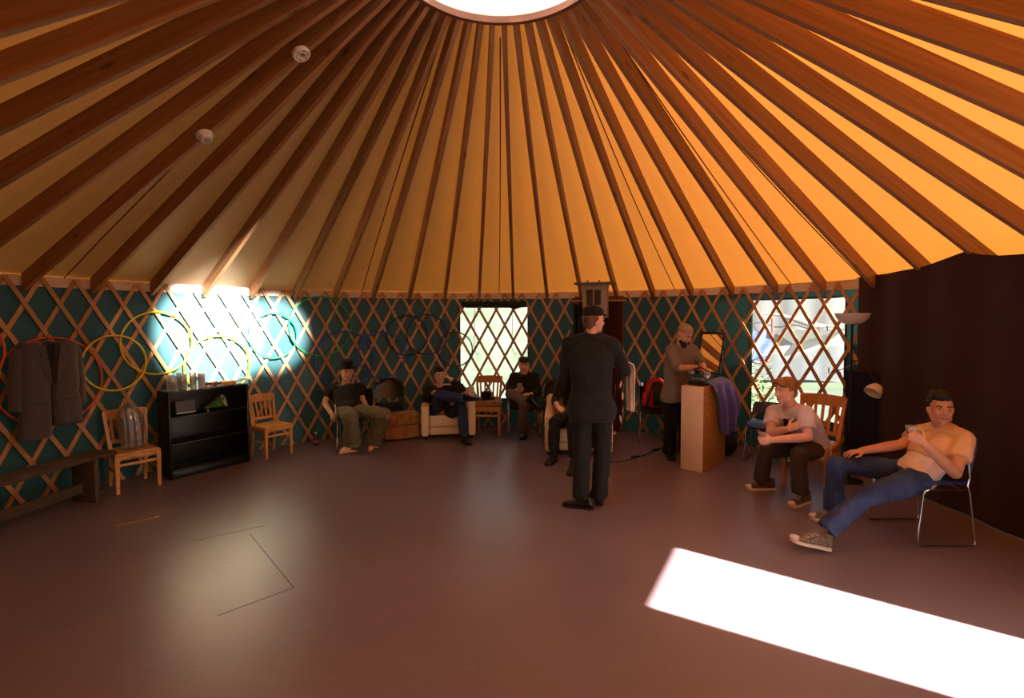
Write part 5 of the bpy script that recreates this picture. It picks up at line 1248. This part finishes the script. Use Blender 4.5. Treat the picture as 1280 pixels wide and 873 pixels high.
# ------------------------------------------------------------------ bearded person behind the plinth
B = Body(head=at(856, 418, 5.92), look=V((.42, -.72, -.62)), headup=V((.1, -.3, 1)), neck=at(851, 433, 6.0), shr=at(839, 439, 5.98), shl=at(866, 438, 6.02), elr=at(846.5, 461, 5.78), wrr=at(869, 459.5, 5.60), ell=at(878, 456, 5.88), wrl=at(880, 462, 5.68),
    hipr=at(838, 498, 6.02), hipl=at(855, 498, 6.04), waist=at(845, 470, 6.02), knr=at(838, 536, 5.98), anr=at(836.5, 567, 6.02), knl=at(856, 536, 6.04), anl=at(856, 566, 6.08), size=.98)
mb = MB(); B.torso(mb, -.010, belly=.02); B.head(mb)
for s_ in 'lr': B.arm(mb, s_); B.leg(mb, s_, -.012)
B.hand(mb, 'r', (.8, -.35, -.35), (-.1, -.2, -1), .8); B.hand(mb, 'l', (.1, -.75, -.5), (-.4, 0, -.9), .8)
o = body_obj(B, mb, 'standing bearded person in grey shirt and pale knit cap leaning over the plinth', M_skin)
face_parts(B, o, M_hbrown); hair_cap(B, o, M_hbrown, [((0, .045, -.092), (.056, .050, .040)), ((0, .07, -.118), (.040, .036, .034)), ((.050, .03, -.075), (.016, .025, .03)), ((-.050, .03, -.075), (.016, .025, .03)), ((.03, .08, -.05), (.014, .012, .006)), ((-.03, .08, -.05), (.014, .012, .006))]).name = 'beard'
mb = MB(); B.torso(mb, .022, lo=-.04, hi=1.04, belly=.04, flare=.08)
B.arm(mb, 'r', .018, upto=1.2, cuff=.008); B.arm(mb, 'l', .018, upto=1.2, cuff=.008)
obj('shirt', mb, M_gshirt, o, vox=.009, sm=3, wr=(.010, 7, 61))
mb = MB(); B.torso(mb, .014, lo=-.13, hi=.05)
for s_ in 'lr': B.leg(mb, s_, .020, upto=1.97, hem=.025)
obj('trousers', mb, M_blk, o, vox=.010, sm=2, wr=(.009, 8, 62))
shoe(o, B.j['anr'], onfloor(840, 577), M_shoe, M_soled, .95); shoe(o, B.j['anl'], onfloor(862, 575), M_shoe, M_soled, .95)
mb = MB()
for p_, rad in (((0, -.02, .062), (.086, .098, .064)), ((0, -.04, .045), (.084, .082, .05))): mb.sph(B.hat_(*p_), tuple(q * B.k for q in rad), 20, 12, B.R)
obj('knit_cap', mb, cloth('cap_pale', (176, 150, 132)), o, vox=.007, sm=2)

# ------------------------------------------------------------------ fair-haired person in pale shirt and tie
B = Body(head=at(981, 489, 4.58), look=V((-.92, -.30, -.12)), headup=V((-.12, 0, 1)), neck=at(990, 510, 4.64), shr=at(967, 515, 4.80), shl=at(1007, 516.5, 4.46), elr=at(963, 541, 4.62), wrr=at(985, 537, 4.42), ell=at(1010, 547, 4.36), wrl=at(966, 550, 4.28),
    hipr=at(1011, 556, 4.86), hipl=at(1019, 561, 4.70), waist=at(1016, 538, 4.70), knr=at(957, 565, 4.72), anr=at(951, 604, 4.76), knl=at(998, 568, 4.32), anl=at(1000, 618, 4.36), size=.98)
mb = MB(); B.torso(mb, -.012); B.head(mb)
for s_ in 'lr': B.arm(mb, s_); B.leg(mb, s_, -.012)
B.hand(mb, 'r', (.75, -.1, .35), (.3, .9, .2), .6); w_, x_, d_, n_ = B.hand(mb, 'l', (-.85, .05, -.15), (-.1, 1, .1), 1.1)
o = body_obj(B, mb, 'seated fair-haired person in pale shirt and black tie leaning forward with a cup', M_skin3)
face_parts(B, o, M_hblond); hair_cap(B, o, M_hblond, [((0, -.03, .048), (.084, .098, .088)), ((0, .03, .098), (.072, .066, .036)), ((.045, .062, .075), (.034, .03, .028)), ((-.045, .062, .075), (.034, .03, .028)), ((0, -.075, -.02), (.068, .045, .07)), ((.072, -.01, .03), (.014, .03, .035)), ((-.072, -.01, .03), (.014, .03, .035))])
mb = MB(); B.torso(mb, .018, lo=-.04, hi=1.04, flare=.06)
for s_ in 'lr': B.arm(mb, s_, .016, upto=.66, cuff=.016)
mb.tube([B.neck - V((0, 0, .04)), B.neck + V((-.006, 0, .03))], [.080, .068], 18)
obj('shirt', mb, M_lav, o, vox=.009, sm=3, wr=(.010, 8, 71))
f_ = B.fwd(); up_ = (B.sho - B.pel).normalized(); nk = B.neck + f_ * .130 - up_ * .02
for nm, dx in (('collar_point', -.045), ('collar_point', .045)):
    mb = MB(); rr = B.right_s; q = nk - up_ * 0
    mb.add([q + rr * dx * .2 + up_ * .035 - f_ * .02, q + rr * dx * 1.6 + up_ * .02 - f_ * .05, q + rr * dx * 1.1 - up_ * .045 + f_ * .012, q + rr * dx * .2 + up_ * .035 - f_ * .032, q + rr * dx * 1.6 + up_ * .02 - f_ * .062, q + rr * dx * 1.1 - up_ * .045 + f_ * .0], [(0, 1, 2), (5, 4, 3), (0, 3, 4, 1), (1, 4, 5, 2), (2, 5, 3, 0)])
    obj(nm, mb, M_lav, o, smooth=0)
mb = MB(); rr = B.right_s; pts = [nk + up_ * .012 + f_ * .006, nk - up_ * .03 + f_ * .04, nk - up_ * .12 + f_ * .085 + V((0, 0, -.01)), nk - up_ * .20 + f_ * .10 + V((0, 0, -.06))]
mb.rings([[p_ + rr * x * w2 + f_ * y * .007 for x, y in ((-1, -1), (1, -1), (1, 1), (-1, 1))] for p_, w2 in zip(pts, (.026, .020, .032, .038))]); obj('tie', mb, M_tie, o, smooth=60)
mb = MB(); B.torso(mb, .016, lo=-.13, hi=.05)
for s_ in 'lr': B.leg(mb, s_, .010, upto=1.96, hem=.020)
obj('trousers', mb, M_btrou, o, vox=.009, sm=2, wr=(.010, 9, 72))
shoe(o, B.j['anr'], onfloor(933, 611.5), M_canvb, M_sole, .97, cap=M_sole); shoe(o, B.j['anl'], onfloor(987, 634), M_canvb, M_sole, .97, cap=M_sole)
cup(w_ + d_ * .075 + n_ * .035 + V((0, 0, .012)), (.05, 0, 1), 'clear cup held by the fair-haired person in the tie', h=.11)

# ------------------------------------------------------------------ reclining person in peach T-shirt and jeans
B = Body(head=at(1175.5, 511, 3.70), look=V((-.42, -.90, -.05)), headup=V((.0, 0, 1)), neck=at(1180, 532, 3.76), shr=at(1152, 542, 3.92), shl=at(1204, 549, 3.60), elr=at(1126, 556, 3.92), wrr=at(1077, 564, 3.88), ell=at(1194, 592, 3.46), wrl=at(1154, 553, 3.36),
    hipr=at(1136, 590, 3.86), hipl=at(1146, 601, 3.64), waist=at(1167, 574, 3.72), knr=at(1045, 580, 3.90), anr=at(1041, 640, 3.98), knl=at(1081, 622, 3.50), anl=at(1031, 664, 3.50), size=.97)
mb = MB(); B.torso(mb, -.012); B.head(mb)
for s_ in 'lr': B.arm(mb, s_); B.leg(mb, s_, -.012)
B.hand(mb, 'r', (-.95, .0, -.12), (-.1, 0, -1), .35, spread=.3); w_, x_, d_, n_ = B.hand(mb, 'l', (-.72, -.1, .40), (.05, .95, .3), 1.1)
o = body_obj(B, mb, 'reclining person in peach T-shirt and blue jeans before the dark curtain', M_skin2)
face_parts(B, o, M_hblack); hair_cap(B, o, M_hblack, HB + [((0, .035, .105), (.070, .052, .036)), ((0, -.01, .12), (.072, .075, .03)), ((.075, -.01, .03), (.012, .025, .03)), ((-.075, -.01, .03), (.012, .025, .03))])
mb = MB(); B.torso(mb, .014, lo=-.04, hi=.45); obj('vest', mb, M_ltee, o, vox=.009, sm=3, wr=(.006, 9, 83), label='pale undershirt showing above the jeans')
mb = MB(); B.torso(mb, .022, lo=.41, hi=1.04)
for s_ in 'lr': B.arm(mb, s_, .016, upto=.60, cuff=.018)
obj('t_shirt', mb, M_peach, o, vox=.009, sm=3, wr=(.010, 8, 81))
mb = MB(); B.torso(mb, .018, lo=-.13, hi=.0)
for s_ in 'lr': B.leg(mb, s_, .010, upto=1.97, hem=.022)
obj('jeans', mb, M_jeanl, o, vox=.009, sm=2, wr=(.012, 8, 82))
shoe(o, B.j['anl'], onfloor(988, 676, .075), M_canv, M_sole, 1.0, cap=M_sole, pitch=V((-.93, .05, .22))); shoe(o, B.j['anr'], onfloor(1012, 648), M_canv, M_sole, 1.0, cap=M_sole)
cup(w_ + d_ * .07 + n_ * .035 + V((0, 0, .02)), (-.1, 0, 1), 'clear cup of dark drink held by the person in the peach T-shirt', h=.09, fill=mat('dark_drink', (70, 22, 20), .2))
bpy.data.scenes.remove(TMP)
